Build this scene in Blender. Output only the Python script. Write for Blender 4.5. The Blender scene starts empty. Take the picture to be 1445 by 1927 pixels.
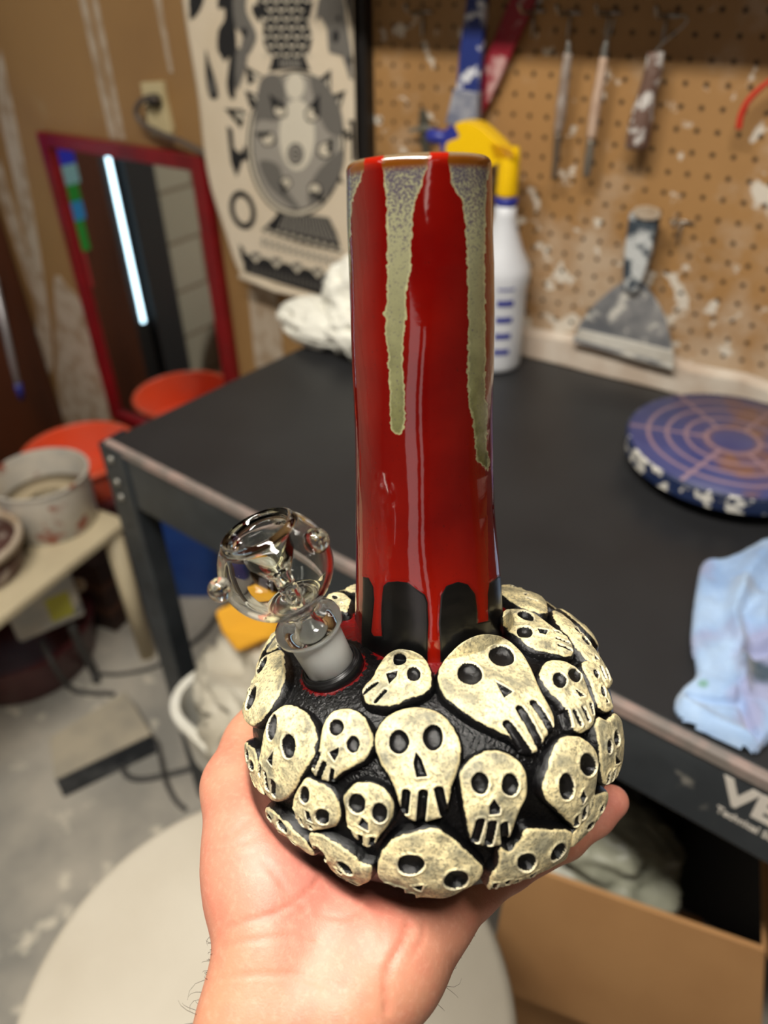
import bpy, math, random
import numpy as np
from mathutils import Vector, Matrix, noise as mnoise
random.seed(7); rng = np.random.default_rng(7)
SC = bpy.context.scene; COL = SC.collection
# ------------------------------------------------------------ camera
FPX = 1405.0; CX, CY = 722.5, 963.5
_dn = np.array([33.0, 1887.0, FPX]); _dn /= np.linalg.norm(_dn)
_yw = np.array([1200.0, -1067.0, FPX]); _yw -= _dn*(_yw@_dn); _yw /= np.linalg.norm(_yw)
_up = -_dn; _xw = np.cross(_yw, _up)
M = np.array([_xw, _yw, _up])            # rows: world axes in (right, down, forward)
C = np.array([0.0, 0.0, 1.39])
cam_d = bpy.data.cameras.new('camera'); cam = bpy.data.objects.new('camera', cam_d); COL.objects.link(cam)
cam_d.sensor_fit = 'HORIZONTAL'; cam_d.sensor_width = 7.0; cam_d.lens = 7.0*FPX/1445.0
cam_d.clip_start = 0.01; cam_d.clip_end = 50
R_, D_, F_ = M[:, 0], M[:, 1], M[:, 2]
mw = Matrix.Identity(4)
for i in range(3):
    mw[i][0], mw[i][1], mw[i][2], mw[i][3] = R_[i], -D_[i], -F_[i], C[i]
cam.matrix_world = mw
cam_d.dof.use_dof = True; cam_d.dof.focus_distance = 0.285; cam_d.dof.aperture_fstop = 1.9*0.9
SC.camera = cam
SC.view_settings.view_transform = 'Standard'; SC.view_settings.look = 'None'
SC.view_settings.gamma = 1; SC.view_settings.use_curve_mapping = False
SC.view_settings.exposure = 0.27
# ------------------------------------------------------------ world and lamps
wld = bpy.data.worlds.new('world'); SC.world = wld; wld.use_nodes = True
wld.node_tree.nodes['Background'].inputs[0].default_value = (0.8, 0.9, 1.0, 1)
wld.node_tree.nodes['Background'].inputs[1].default_value = 0.3
def area(name, loc, rot, sx, sy, power, col):
    l = bpy.data.lights.new(name, 'AREA'); l.shape = 'RECTANGLE'; l.size = sx; l.size_y = sy
    l.energy = power; l.color = col
    o = bpy.data.objects.new(name, l); COL.objects.link(o); o.location = loc; o.rotation_euler = rot
    return o
LAMPS = [((-0.30, -0.12, 2.36), 0.0, 36), ((1.25, -0.9, 2.36), 1.5708, 0.8), ((-1.2, -1.1, 2.36), 1.5708, 1.6)]
for k, (l_, rz, pw) in enumerate(LAMPS):
    area('ceiling_lamp_light', (l_[0], l_[1], l_[2]-0.04), (0, 0, rz), 1.15, 0.14, pw, (1.0, 0.955, 0.875))
# ------------------------------------------------------------ maths helpers
def ray(px, py): return M @ np.array([(px-CX)/FPX, (py-CY)/FPX, 1.0])
def onz(px, py, z): d = ray(px, py); return C + d*(z-C[2])/d[2]
def ony(px, py, Y): d = ray(px, py); return C + d*(Y-C[1])/d[1]
def onx(px, py, X): d = ray(px, py); return C + d*(X-C[0])/d[0]
def P(px, py, z): return C + ray(px, py)*z
def cw(v): return C + M @ np.asarray(v, float)          # camera-frame point -> world
def project(p):
    v = (np.asarray(p, float)-C) @ M
    return CX+FPX*v[..., 0]/v[..., 2], CY+FPX*v[..., 1]/v[..., 2], v[..., 2]
def nrm(v): v = np.asarray(v, float); return v/np.linalg.norm(v)
def smooth(pts, n=6, closed=True):
    pts = np.asarray(pts, float); m = len(pts); out = []
    rngk = range(m) if closed else range(m-1)
    for i in rngk:
        if closed: p0, p1, p2, p3 = pts[(i-1) % m], pts[i], pts[(i+1) % m], pts[(i+2) % m]
        else: p0, p1, p2, p3 = pts[max(i-1, 0)], pts[i], pts[i+1], pts[min(i+2, m-1)]
        for t in np.linspace(0, 1, n, endpoint=False):
            out.append(0.5*((2*p1)+(-p0+p2)*t+(2*p0-5*p1+4*p2-p3)*t*t+(-p0+3*p1-3*p2+p3)*t**3))
    if not closed: out.append(pts[-1])
    return np.array(out)
def sdf_poly(U, V, poly):
    """signed distance, positive inside"""
    sh = U.shape; U = U.ravel(); V = V.ravel(); d = np.full(U.shape, 1e9); ins = np.zeros(U.shape, bool)
    n = len(poly)
    for i in range(n):
        a = poly[i]; b = poly[(i+1) % n]; e = b-a
        wx, wy = U-a[0], V-a[1]; t = np.clip((wx*e[0]+wy*e[1])/max(e@e, 1e-12), 0, 1)
        d = np.minimum(d, np.hypot(wx-e[0]*t, wy-e[1]*t))
        if abs(e[1]) > 1e-12:
            c = ((a[1] > V) != (b[1] > V)) & (U < e[0]*(V-a[1])/e[1]+a[0]); ins ^= c
    return np.where(ins, d, -d).reshape(sh)
def sdf_seg(U, V, a, b):
    a = np.asarray(a); b = np.asarray(b); e = b-a; t = np.clip(((U-a[0])*e[0]+(V-a[1])*e[1])/max(e@e, 1e-12), 0, 1)
    return np.hypot(U-a[0]-e[0]*t, V-a[1]-e[1]*t)
# ------------------------------------------------------------ object helpers
def tag(o, label=None, cat=None, group=None, kind=None):
    if label: o['label'] = label
    if cat: o['category'] = cat
    if group: o['group'] = group
    if kind: o['kind'] = kind
    return o
def empty(name, loc, label=None, cat=None, group=None):
    o = bpy.data.objects.new(name, None); COL.objects.link(o); o.location = [float(x) for x in loc]
    o.empty_display_size = 0.02
    return tag(o, label, cat, group)
def wloc(o):
    l = Vector(o.location)
    while o.parent: o = o.parent; l = l+Vector(o.location)
    return np.array(l)
def obj(name, verts, faces, mats, parent=None, flat=False, fmat=None, attrs=None, bevel=0, sub=0, angle=None):
    verts = np.asarray(verts, float)
    if parent is not None: org = wloc(parent); loc = (0, 0, 0)
    else:
        org = np.array([(verts[:, 0].min()+verts[:, 0].max())/2, (verts[:, 1].min()+verts[:, 1].max())/2, verts[:, 2].min()]); loc = org
    me = bpy.data.meshes.new(name); v = verts-org
    me.from_pydata([tuple(x) for x in v.tolist()], [], [tuple(f) for f in faces])
    if not isinstance(mats, (list, tuple)): mats = [mats]
    for m_ in mats: me.materials.append(m_)
    if fmat is not None: me.polygons.foreach_set('material_index', np.asarray(fmat, dtype=np.int32))
    if not flat: me.polygons.foreach_set('use_smooth', np.ones(len(me.polygons), bool))
    if attrs:
        for k, a in attrs.items():
            at = me.attributes.new(k, 'FLOAT', 'POINT'); at.data.foreach_set('value', np.asarray(a, np.float32))
    me.update()
    o = bpy.data.objects.new(name, me); COL.objects.link(o); o.location = loc
    if parent is not None: o.parent = parent
    if bevel:
        b = o.modifiers.new('bevel', 'BEVEL'); b.width = bevel; b.segments = 2; b.limit_method = 'ANGLE'; b.angle_limit = math.radians(35)
    if sub:
        s = o.modifiers.new('sub', 'SUBSURF'); s.levels = sub; s.render_levels = sub
    if angle is not None:
        try: me.set_sharp_from_angle(angle=math.radians(angle))
        except Exception: pass
    return o
def merge(*parts):
    V = []; Fs = []; n = 0
    for v, f in parts:
        v = np.asarray(v, float); V.append(v); Fs += [tuple(i+n for i in q) for q in f]; n += len(v)
    return np.vstack(V), Fs
def frame(axis, hint=(0, 0, 1)):
    w = nrm(axis); h = np.asarray(hint, float)
    if abs(w@nrm(h)) > 0.95: h = np.array([1.0, 0, 0])
    u = nrm(np.cross(h, w)); v = np.cross(w, u); return u, v, w
def hexa(b4, t4):
    """box from 4 bottom and 4 top points (same order)"""
    v = [*b4, *t4]; f = [(0, 3, 2, 1), (4, 5, 6, 7), (0, 1, 5, 4), (1, 2, 6, 5), (2, 3, 7, 6), (3, 0, 4, 7)]
    return np.array(v, float), f
def box(c, s, yaw=0):
    c = np.asarray(c, float); ca, sa = math.cos(yaw), math.sin(yaw); x = np.array([ca, sa, 0])*s[0]/2; y = np.array([-sa, ca, 0])*s[1]/2; z = np.array([0, 0, 1])*s[2]/2
    b = [c-x-y-z, c+x-y-z, c+x+y-z, c-x+y-z]; return hexa(b, [q+2*z for q in b])
def prism(poly3, off):
    """extrude a planar 3d polygon by the vector off"""
    p = np.asarray(poly3, float); n = len(p); v = np.vstack([p, p+np.asarray(off)])
    f = [tuple(range(n-1, -1, -1)), tuple(range(n, 2*n))]+[(i, (i+1) % n, (i+1) % n+n, i+n) for i in range(n)]
    return v, f
def lathe(org, axis, prof, n=48, hint=(0, 0, 1), closed=False, wob=None):
    """prof: list of (s along the axis, radius)"""
    u, v, w = frame(axis, hint); org = np.asarray(org, float); prof = np.asarray(prof, float); m = len(prof)
    a = np.linspace(0, 2*np.pi, n, endpoint=False); cs, sn = np.cos(a), np.sin(a)
    V = (org+prof[:, 0, None, None]*w+prof[:, 1, None, None]*(cs[None, :, None]*u+sn[None, :, None]*v)).reshape(-1, 3)
    F = []
    for i in range(m if closed else m-1):
        i2 = (i+1) % m
        for j in range(n):
            j2 = (j+1) % n; F.append((i*n+j, i*n+j2, i2*n+j2, i2*n+j))
    if not closed:
        F.append(tuple(range(n-1, -1, -1))); F.append(tuple((m-1)*n+j for j in range(n)))
    return V, F
def tube(pts, r, n=10, caps=True):
    pts = np.asarray(pts, float); m = len(pts); r = np.full(m, r) if np.isscalar(r) else np.asarray(r, float)
    V = []; tg = np.gradient(pts, axis=0) if m > 1 else None
    u, v, w = frame(tg[0]); a = np.linspace(0, 2*np.pi, n, endpoint=False)
    for i in range(m):
        w = nrm(tg[i]); u = nrm(u-w*(u@w)); v = np.cross(w, u)
        V.append(pts[i]+r[i]*(np.cos(a)[:, None]*u+np.sin(a)[:, None]*v))
    F = [(i*n+j, i*n+(j+1) % n, (i+1)*n+(j+1) % n, (i+1)*n+j) for i in range(m-1) for j in range(n)]
    if caps: F += [tuple(range(n-1, -1, -1)), tuple((m-1)*n+j for j in range(n))]
    return np.vstack(V), F
def ball(c, r, seg=24, rings=14, sq=(1, 1, 1)):
    V = []; 
    for i in range(rings+1):
        t = math.pi*i/rings
        for j in range(seg):
            p = 2*math.pi*j/seg; V.append([c[0]+r*sq[0]*math.sin(t)*math.cos(p), c[1]+r*sq[1]*math.sin(t)*math.sin(p), c[2]+r*sq[2]*math.cos(t)])
    F = [(i*seg+j, (i+1)*seg+j, (i+1)*seg+(j+1) % seg, i*seg+(j+1) % seg) for i in range(rings) for j in range(seg)]
    return np.array(V), F
def grid_faces(nu, nv, mask=None):
    i = np.arange(nu-1)[:, None]*nv+np.arange(nv-1)[None, :]
    q = np.stack([i, i+nv, i+nv+1, i+1], -1)
    if mask is not None: q = q[mask]
    return q.reshape(-1, 4)
def compact(V, Fq, *attrs):
    used = np.unique(Fq); mp = np.full(len(V), -1); mp[used] = np.arange(len(used))
    return V[used], mp[Fq].tolist(), [a[used] for a in attrs]
def fbm(p, sc, oct=4, seed=0.0):
    out = np.zeros(len(p))
    for k, q in enumerate(np.asarray(p)*sc): out[k] = mnoise.fractal(Vector((q[0]+seed, q[1]+seed*1.7, q[2]-seed)), 1.0, 2.0, oct)
    return out
def lumpy(c, s, amp, sc, seed, rings=40, seg=64, ridged=False):
    """crumpled blob"""
    V, F = ball((0, 0, 0), 1, seg, rings); n = fbm(V, sc, 4, seed)
    if ridged: n = 1-2*np.abs(n)
    V = V*(1+amp*n)[:, None]*np.asarray(s)+np.asarray(c); return V, F
# ------------------------------------------------------------ materials
def lin(c): return tuple(((x/255)/12.92 if x/255 <= 0.04045 else ((x/255+0.055)/1.055)**2.4) for x in c)+(1.0,)
def nn(nt, t, **kw):
    n = nt.nodes.new(t)
    for k, v in kw.items():
        if k in n.inputs.keys() if isinstance(k, str) else False: n.inputs[k].default_value = v
        else: setattr(n, k, v)
    return n
def base_mat(name, col, rough=0.6, metal=0.0, **pr):
    m = bpy.data.materials.new(name); m.use_nodes = True; nt = m.node_tree; b = nt.nodes['Principled BSDF']
    b.inputs['Base Color'].default_value = lin(col); b.inputs['Roughness'].default_value = rough; b.inputs['Metallic'].default_value = metal
    for k, v in pr.items(): b.inputs[k.replace('_', ' ')].default_value = v
    return m, nt, b
def tex(nt, scale, detail=4, rough=0.55, coord='Object', stretch=None):
    tc = nt.nodes.new('ShaderNodeTexCoord'); mp = nt.nodes.new('ShaderNodeMapping'); nt.links.new(tc.outputs[coord], mp.inputs[0])
    if stretch: mp.inputs['Scale'].default_value = stretch
    n = nt.nodes.new('ShaderNodeTexNoise'); n.inputs['Scale'].default_value = scale; n.inputs['Detail'].default_value = detail; n.inputs['Roughness'].default_value = rough
    nt.links.new(mp.outputs[0], n.inputs['Vector']); return n
def ramp(nt, src, lo, hi):
    r = nt.nodes.new('ShaderNodeMapRange'); r.inputs['From Min'].default_value = lo; r.inputs['From Max'].default_value = hi
    nt.links.new(src, r.inputs['Value']); return r.outputs[0]
def mixc(nt, fac, a, b):
    m = nt.nodes.new('ShaderNodeMix'); m.data_type = 'RGBA'
    if isinstance(fac, (int, float)): m.inputs[0].default_value = fac
    else: nt.links.new(fac, m.inputs[0])
    for k, x in ((6, a), (7, b)):
        if isinstance(x, tuple): m.inputs[k].default_value = lin(x) if len(x) == 3 else x
        else: nt.links.new(x, m.inputs[k])
    return m.outputs[2]
def mth(nt, op, a, b=None, c=None):
    m = nt.nodes.new('ShaderNodeMath'); m.operation = op
    for k, x in enumerate((a, b, c)):
        if x is None: continue
        if isinstance(x, (int, float)): m.inputs[k].default_value = x
        else: nt.links.new(x, m.inputs[k])
    return m.outputs[0]
def attr(nt, name):
    a = nt.nodes.new('ShaderNodeAttribute'); a.attribute_name = name; return a.outputs['Fac']
def bump(nt, b, h, strength=0.3, dist=0.002):
    n = nt.nodes.new('ShaderNodeBump'); n.inputs['Strength'].default_value = strength; n.inputs['Distance'].default_value = dist
    nt.links.new(h, n.inputs['Height']); nt.links.new(n.outputs[0], b.inputs['Normal'])
def mat(name, col, rough=0.6, metal=0.0, col2=None, sc=8, lo=0.4, hi=0.7, spot=None, ssc=30, slo=0.62, shi=0.66, bmp=0.0, bsc=60, bdist=0.002, stretch=None, **pr):
    """base colour, mottled with col2, splattered with spot"""
    m, nt, b = base_mat(name, col, rough, metal, **pr); c = lin(col)
    if col2: c = mixc(nt, ramp(nt, tex(nt, sc, stretch=stretch).outputs[0], lo, hi), col, col2)
    if spot: c = mixc(nt, ramp(nt, tex(nt, ssc, 3).outputs[0], slo, shi), c, spot)
    if not isinstance(c, tuple): nt.links.new(c, b.inputs['Base Color'])
    if bmp: bump(nt, b, tex(nt, bsc, 5).outputs[0], bmp, bdist)
    return m
def emit(name, col, s):
    m = bpy.data.materials.new(name); m.use_nodes = True; nt = m.node_tree; nt.nodes.clear()
    e = nt.nodes.new('ShaderNodeEmission'); e.inputs[0].default_value = lin(col); e.inputs[1].default_value = s
    o = nt.nodes.new('ShaderNodeOutputMaterial'); nt.links.new(e.outputs[0], o.inputs[0]); return m
# ============================================================ THE ROOM
YW = 1.11; XL = -1.99; XR = 2.3; YF = -2.6; ZC = 2.42; ZT = 0.855
m_floor = mat('concrete', (180, 173, 160), 0.75, col2=(142, 139, 131), sc=5, lo=0.35, hi=0.65, spot=(212, 204, 186), ssc=14, slo=0.62, shi=0.70, bmp=0.2, bsc=40)
m_hard = mat('hardboard', (156, 120, 74), 0.55, col2=(140, 106, 66), sc=2.5, spot=(165, 140, 100), ssc=9, slo=0.68, shi=0.8)
m_plaster = mat('plaster', (184, 168, 148), 0.8, col2=(160, 138, 112), sc=22, lo=0.45, hi=0.6)
def slab(name, p, s, m, **k): 
    v, f = box(p, s); return tag(obj(name, v, f, m, flat=True, **k), kind='structure')
slab('floor', ((XL+XR)/2, (YF+YW)/2, -0.05), (XR-XL+.4, YW-YF+.4, 0.1), m_floor)
slab('ceiling', ((XL+XR)/2, (YF+YW)/2, ZC+0.05), (XR-XL+.4, YW-YF+.4, 0.1), mat('ceiling_paint', (96, 88, 76), 0.9))
slab('wall_back', ((XL+XR)/2, YW+0.05, ZC/2), (XR-XL, 0.1, ZC), m_hard)
def block_mat():
    m, nt, b = base_mat('painted_block', (176, 170, 152), 0.7)
    tc = nt.nodes.new('ShaderNodeTexCoord'); mp = nt.nodes.new('ShaderNodeMapping'); nt.links.new(tc.outputs['Object'], mp.inputs[0])
    br = nt.nodes.new('ShaderNodeTexBrick'); sep = nt.nodes.new('ShaderNodeSeparateXYZ'); cmb = nt.nodes.new('ShaderNodeCombineXYZ')
    nt.links.new(mp.outputs[0], sep.inputs[0]); nt.links.new(mth(nt, 'ADD', sep.outputs[0], sep.outputs[1]), cmb.inputs[0]); nt.links.new(sep.outputs[2], cmb.inputs[1])
    nt.links.new(cmb.outputs[0], br.inputs['Vector']); br.inputs['Scale'].default_value = 1.0
    br.inputs['Brick Width'].default_value = 0.4; br.inputs['Row Height'].default_value = 0.16; br.inputs['Mortar Size'].default_value = 0.006
    br.inputs['Color1'].default_value = lin((178, 172, 154)); br.inputs['Color2'].default_value = lin((164, 158, 140)); br.inputs['Mortar'].default_value = lin((128, 116, 98))
    nt.links.new(br.outputs['Color'], b.inputs['Base Color']); return m
m_block = block_mat()
m_dim = mat('grey_paint', (112, 106, 96), 0.8, col2=(100, 94, 84), sc=3)
slab('wall_front', ((XL+XR)/2, YF-0.05, ZC/2), (XR-XL, 0.1, ZC), m_dim)
slab('wall_left', (XL-0.05, (YF+YW)/2, ZC/2), (0.1, YW-YF, ZC), m_block)
slab('wall_right', (XR+0.05, (YF+YW)/2, ZC/2), (0.1, YW-YF, ZC), m_dim)
# brown door and narrow daylight gap on the left wall (seen in the mirror)
m_brown = mat('brown_wood', (84, 42, 20), 0.5, col2=(58, 28, 14), sc=6, stretch=(1, 1, 0.2))
d1 = slab('door_1', (XL+0.012, 0.93, 1.05), (0.022, 0.345, 2.1), m_brown, bevel=0.003)
slab('trim_1', (XL+0.02, 0.635, 1.1), (0.04, 0.11, 2.2), mat('dark_frame', (44, 44, 46), 0.5), bevel=0.004)
w1 = slab('window_1', (XL+0.014, 0.722, 1.22), (0.012, 0.012, 1.56), emit('daylight_gap', (200, 236, 255), 4.5))
slab('trim_2', (XL+0.008, 0.722, 1.1), (0.014, 0.066, 2.2), mat('dark_frame_b', (30, 28, 28), 0.5))
# framed glowing panels added behind the camera for the highlights on the neck
for k, (xx, w, z0, z1) in enumerate([(0.72, 0.85, 0.55, 2.05), (1.62, 0.26, 0.55, 2.05)]):
    slab('window_%d' % (k+2), (xx, YF+0.012, (z0+z1)/2), (w, 0.02, z1-z0), emit('window_glow', (255, 240, 236), 0.9))
    slab('trim_%d' % (k+3), (xx, YF+0.006, (z0+z1)/2), (w+0.08, 0.012, z1-z0+0.08), mat('white_frame', (200, 196, 188), 0.5))
# joint compound seams on the wall
SEAMS = [[(146, -20), (158, -20), (222, 262), (208, 262)], [(170, -20), (180, -20), (236, 262), (226, 262)], [(0, 95), (16, 160), (60, 380), (92, 590), (98, 700), (60, 700), (70, 590), (40, 400), (0, 210)],
         [(288, -20), (300, -20), (326, 136), (320, 136)], [(0, 300), (14, 350), (88, 596), (78, 596), (0, 370)],
         [(104, 520), (128, 540), (160, 590), (208, 790), (120, 790), (106, 600)], [(468, 540), (520, 540), (536, 690), (482, 690)], [(160, 0), (172, 0), (226, 262), (214, 262)]]
sm = []
for k, s in enumerate(SEAMS):
    pl = smooth([ony(x, y, YW) for x, y in s], 3) if len(s) > 4 else np.array([ony(x, y, YW) for x, y in s])
    sm.append(prism(pl, (0, -0.0010-0.0003*k, 0)))
v, f = merge(*sm[:7]); tag(obj('trim_5', v, f, m_plaster, flat=True), kind='structure')
# lamps on the ceiling
m_tubew = emit('lamp_tube', (255, 240, 214), 7.0); m_tubed = emit('dim_lamp_tube', (255, 240, 214), 0.7); m_white = mat('white_enamel', (225, 222, 214), 0.4)
for k, (l_, rz, pw) in enumerate(LAMPS):
    t = empty('ceiling_lamp', (l_[0], l_[1], ZC-0.07), ['two-tube fluorescent ceiling lamp above the workbench', 'two-tube fluorescent ceiling lamp near the right wall', 'two-tube fluorescent ceiling lamp near the left wall'][k], 'lamp', 'fluorescent ceiling lamps')
    v, f = box((l_[0], l_[1], ZC-0.03), (1.25, 0.2, 0.06), rz); obj('housing', v, f, m_white, t, flat=True, bevel=0.004)
    dx = np.array([math.cos(rz), math.sin(rz), 0]); dy = np.array([-dx[1], dx[0], 0])
    for s in (-1, 1):
        c0 = np.array([l_[0], l_[1], ZC-0.082])+dy*s*0.05
        v, f = tube([c0-dx*0.58, c0+dx*0.58], 0.013, 16); obj('lamp_tube', v, f, m_tubew if k == 0 else m_tubed, t)
# ============================================================ PEGBOARD AND SHELF
YP = YW-0.012; pxl = ony(700, 150, YP)[0]
def peg_mat():
    m, nt, b = base_mat('pegboard', (164, 122, 74), 0.5)
    tc = nt.nodes.new('ShaderNodeTexCoord'); sep = nt.nodes.new('ShaderNodeSeparateXYZ'); nt.links.new(tc.outputs['Object'], sep.inputs[0])
    q = []
    for k in (0, 2):
        a = mth(nt, 'FRACT', mth(nt, 'MULTIPLY', sep.outputs[k], 1/0.0259)); q.append(mth(nt, 'POWER', mth(nt, 'SUBTRACT', a, 0.5), 2.0))
    hole = ramp(nt, mth(nt, 'SQRT', mth(nt, 'ADD', q[0], q[1])), 0.135, 0.105)
    c = mixc(nt, ramp(nt, tex(nt, 3.0).outputs[0], 0.35, 0.7), (170, 128, 78), (150, 112, 68))
    # smeared clay, denser towards the lower edge where the work is done
    low = ramp(nt, sep.outputs[2], 0.30, 0.02)
    th = mth(nt, 'ADD', tex(nt, 9, 6, 0.65).outputs[0], mth(nt, 'MULTIPLY', low, 0.26))
    c = mixc(nt, mth(nt, 'MULTIPLY', ramp(nt, th, 0.56, 0.78), 0.75), c, (196, 176, 152))
    c = mixc(nt, ramp(nt, mth(nt, 'ADD', tex(nt, 26, 3).outputs[0], mth(nt, 'MULTIPLY', low, 0.07)), 0.62, 0.66), c, (214, 204, 188))
    c = mixc(nt, hole, c, (52, 36, 20)); nt.links.new(c, b.inputs['Base Color'])
    bump(nt, b, mth(nt, 'MULTIPLY', hole, -1.0), 0.6, 0.003); return m
v, f = box(((pxl+1.25)/2, YP+0.004, (ZT+0.0+2.15)/2), (1.25-pxl, 0.008, 2.15-ZT)); pb = obj('pegboard', v, f, peg_mat(), flat=True, bevel=0.001)
tag(pb, 'tan perforated hardboard panel splashed with white clay behind the bench', 'pegboard')
m_blackp = mat('black_paint', (20, 18, 17), 0.5, col2=(32, 28, 26), sc=20)
v, f = box((pxl-0.012, YP-0.010, 1.12+0.45), (0.032, 0.028, 1.36)); tag(obj('post', v, f, m_blackp, flat=True, bevel=0.002), 'black upright post at the left edge of the pegboard', 'post')
v, f = box(((pxl+1.25)/2, YP-0.092, 1.44), (1.25-pxl, 0.18, 0.025)); tag(obj('shelf', v, f, mat('shelf_wood', (96, 66, 40), 0.6), flat=True, bevel=0.002), 'brown board shelf above the pegboard tools', 'shelf')
# clay-crusted wooden ledge at the foot of the pegboard
lx0 = ony(560, 640, YP)[0]
n_ = 60; xs = np.linspace(lx0, 1.2, n_); V = []
for k, x in enumerate(xs):
    a = 0.004*math.sin(k*1.7)+0.003*math.sin(k*0.7)
    V += [(x, YP-0.002, ZT+0.001), (x, YP-0.022+a*.3, ZT+0.001), (x, YP-0.020+a*.3, ZT+0.040+a), (x, YP-0.002, ZT+0.046+a)]
F = [(i*4+j, (i+1)*4+j, (i+1)*4+(j+1) % 4, i*4+(j+1) % 4) for i in range(n_-1) for j in range(4)]+[(3, 2, 1, 0), tuple(4*(n_-1)+j for j in range(4))]
tag(obj('backboard_ledge', V, F, mat('clay_ledge', (190, 172, 154), 0.8, col2=(214, 204, 190), sc=14, bmp=0.4, bsc=30), None, flat=True), 'low clay-crusted wooden ledge between pegboard and black bench top', 'ledge')
# ============================================================ WORKBENCH
FL = onz(206, 826, ZT); FR = onz(1445, 1453, ZT); BL = onz(707, 587, ZT)
u = nrm(FR-FL); bd = nrm(BL-FL); FRx = FL+u*1.28; BRx = FRx+np.array([0, 1, 0])*(YP-0.024-FRx[1]); BLx = FL+bd*((YP-0.024-FL[1])/bd[1])
bench = empty('workbench', (FL[0]+0.6, 0.8, 0), 'black-topped steel workbench with worn pale front edge', 'workbench')
m_mat = mat('bench_rubber', (33, 33, 35), 0.42, col2=(43, 44, 46), sc=4, lo=0.4, hi=0.75, spot=(76, 76, 76), ssc=45, slo=0.74, shi=0.80)
m_steel = mat('dark_steel', (46, 52, 58), 0.4, 0.3, col2=(62, 68, 74), sc=14, spot=(130, 128, 122), ssc=22, slo=0.70, shi=0.76)
m_worn = mat('worn_edge', (150, 130, 122), 0.6, col2=(120, 112, 106), sc=30, lo=.4, hi=.6)
nv = np.array([u[1], -u[0], 0]); nv = nv if nv[1] < 0 else -nv
z1 = np.array([0, 0, 1.0])
v, f = hexa([FL-z1*0.02, FRx-z1*0.02, BRx-z1*0.02, BLx-z1*0.02], [FL, FRx, BRx, BLx]); obj('bench_top', v, f, m_mat, bench, flat=True, bevel=0.0015)
lip = 0.010
a0 = FL-nv*0+nv*lip; a1 = FRx+nv*lip
v, f = hexa([a0-z1*0.012, a1-z1*0.012, FRx-z1*0.012+nv*.0003, FL-z1*0.012+nv*.0003], [a0+z1*.002, a1+z1*.002, FRx+z1*.002+nv*.0003, FL+z1*.002+nv*.0003]); obj('front_lip', v, f, m_worn, bench, flat=True, bevel=0.002)
hr = 0.098
v, f = hexa([FL+nv*.008-z1*hr, FRx+nv*.008-z1*hr, FRx+nv*.001-z1*hr, FL+nv*.001-z1*hr], [FL+nv*.008-z1*.012, FRx+nv*.008-z1*.012, FRx+nv*.001-z1*.012, FL+nv*.001-z1*.012])
rail = obj('front_rail', v, f, m_steel, bench, flat=True, bevel=0.0015)
nl = np.array([-bd[1], bd[0], 0]); nl = nl if nl[0] < 0 else -nl
v, f = hexa([FL+nl*.006-z1*hr, BLx+nl*.006-z1*hr, BLx-z1*hr, FL-z1*hr][::-1], [FL+nl*.006-z1*.004, BLx+nl*.006-z1*.004, BLx-z1*.004, FL-z1*.004][::-1]); obj('side_rail', v, f, m_steel, bench, flat=True, bevel=0.0015)
# angle-iron legs with bolts
def leg(c, sx, sy):
    w = 0.046; t = 0.003; A = box((c[0]+sx*w/2, c[1], (ZT-0.003)/2), (w, t, ZT-0.003)); B = box((c[0], c[1]+sy*w/2, (ZT-0.003)/2), (t, w, ZT-0.003))
    D_ = box((c[0]+sx*w, c[1]+sy*.017, (ZT-0.003)/2), (t, .036, ZT-0.003)); v, f = merge(A, B, D_); return obj('leg', v, f, m_steel, bench, flat=True, bevel=0.001)
m_bolt = mat('bolt_steel', (170, 168, 160), 0.35, 0.8)
for (c, sx, sy) in [(FL+nv*0.013+nl*.008, 1, 1), (FRx+nv*0.013, -1, 1), (BLx+nl*.008, 1, -1), (BRx, -1, -1)]:
    L = leg(c, sx, sy)
    if sy > 0:
        for zz in (0.022, 0.060, 0.086):
            v, f = lathe((c[0]+sx*0.022, c[1]-0.001, ZT-zz), (0, -1, 0), [(0, .0055), (.003, .0055), (.0045, .0035)], 12); obj('bolt', v, f, m_bolt, L)
        for zz in (0.14, 0.20, 0.26, 0.32):
            v, f = lathe((c[0]+sx*0.022, c[1]-0.001, ZT-zz), (0, -1, 0), [(0, .0045), (.0006, .0045), (.0007, .002)], 12); obj('bolt_hole', v, f, m_blackp, L)
# raised lettering on the front rail
def text_mesh(s, size, org, ux, uz, m, par, off=0.0, shear=0.0, depth=0.0006, name='lettering'):
    cu = bpy.data.curves.new('t', 'FONT'); cu.body = s; cu.size = size; cu.offset = off; cu.shear = shear; cu.extrude = depth/2
    to = bpy.data.objects.new('t', cu); COL.objects.link(to); bpy.context.view_layer.update()
    me = to.evaluated_get(bpy.context.evaluated_depsgraph_get()).to_mesh()
    V = np.array([x.co[:] for x in me.vertices]); Fc = [tuple(p.vertices) for p in me.polygons]
    un = np.cross(ux, uz); V3 = np.asarray(org)+V[:, :1]*ux+V[:, 1:2]*uz+V[:, 2:3]*un
    bpy.data.objects.remove(to); bpy.data.curves.remove(cu)
    return obj(name, V3, Fc, m, par, flat=True)
def rail_pt(px, py):      # where a pixel meets the plane of the front rail
    d = ray(px, py); n_ = nv; t = ((FL+nv*.0085-C)@n_)/(d@n_); return C+d*t
m_let = mat('pale_lettering', (206, 200, 190), 0.6)
pV = rail_pt(1352, 1500); pT = rail_pt(1348, 1522)
text_mesh('VEVOR', 0.042, pV+nv*.0003, u, z1, m_let, rail, off=0.0018)
text_mesh('Technical Support', 0.0125, pT-z1*0.003+nv*.0003, u*0.74, z1, m_let, rail, off=0.0003)
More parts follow.
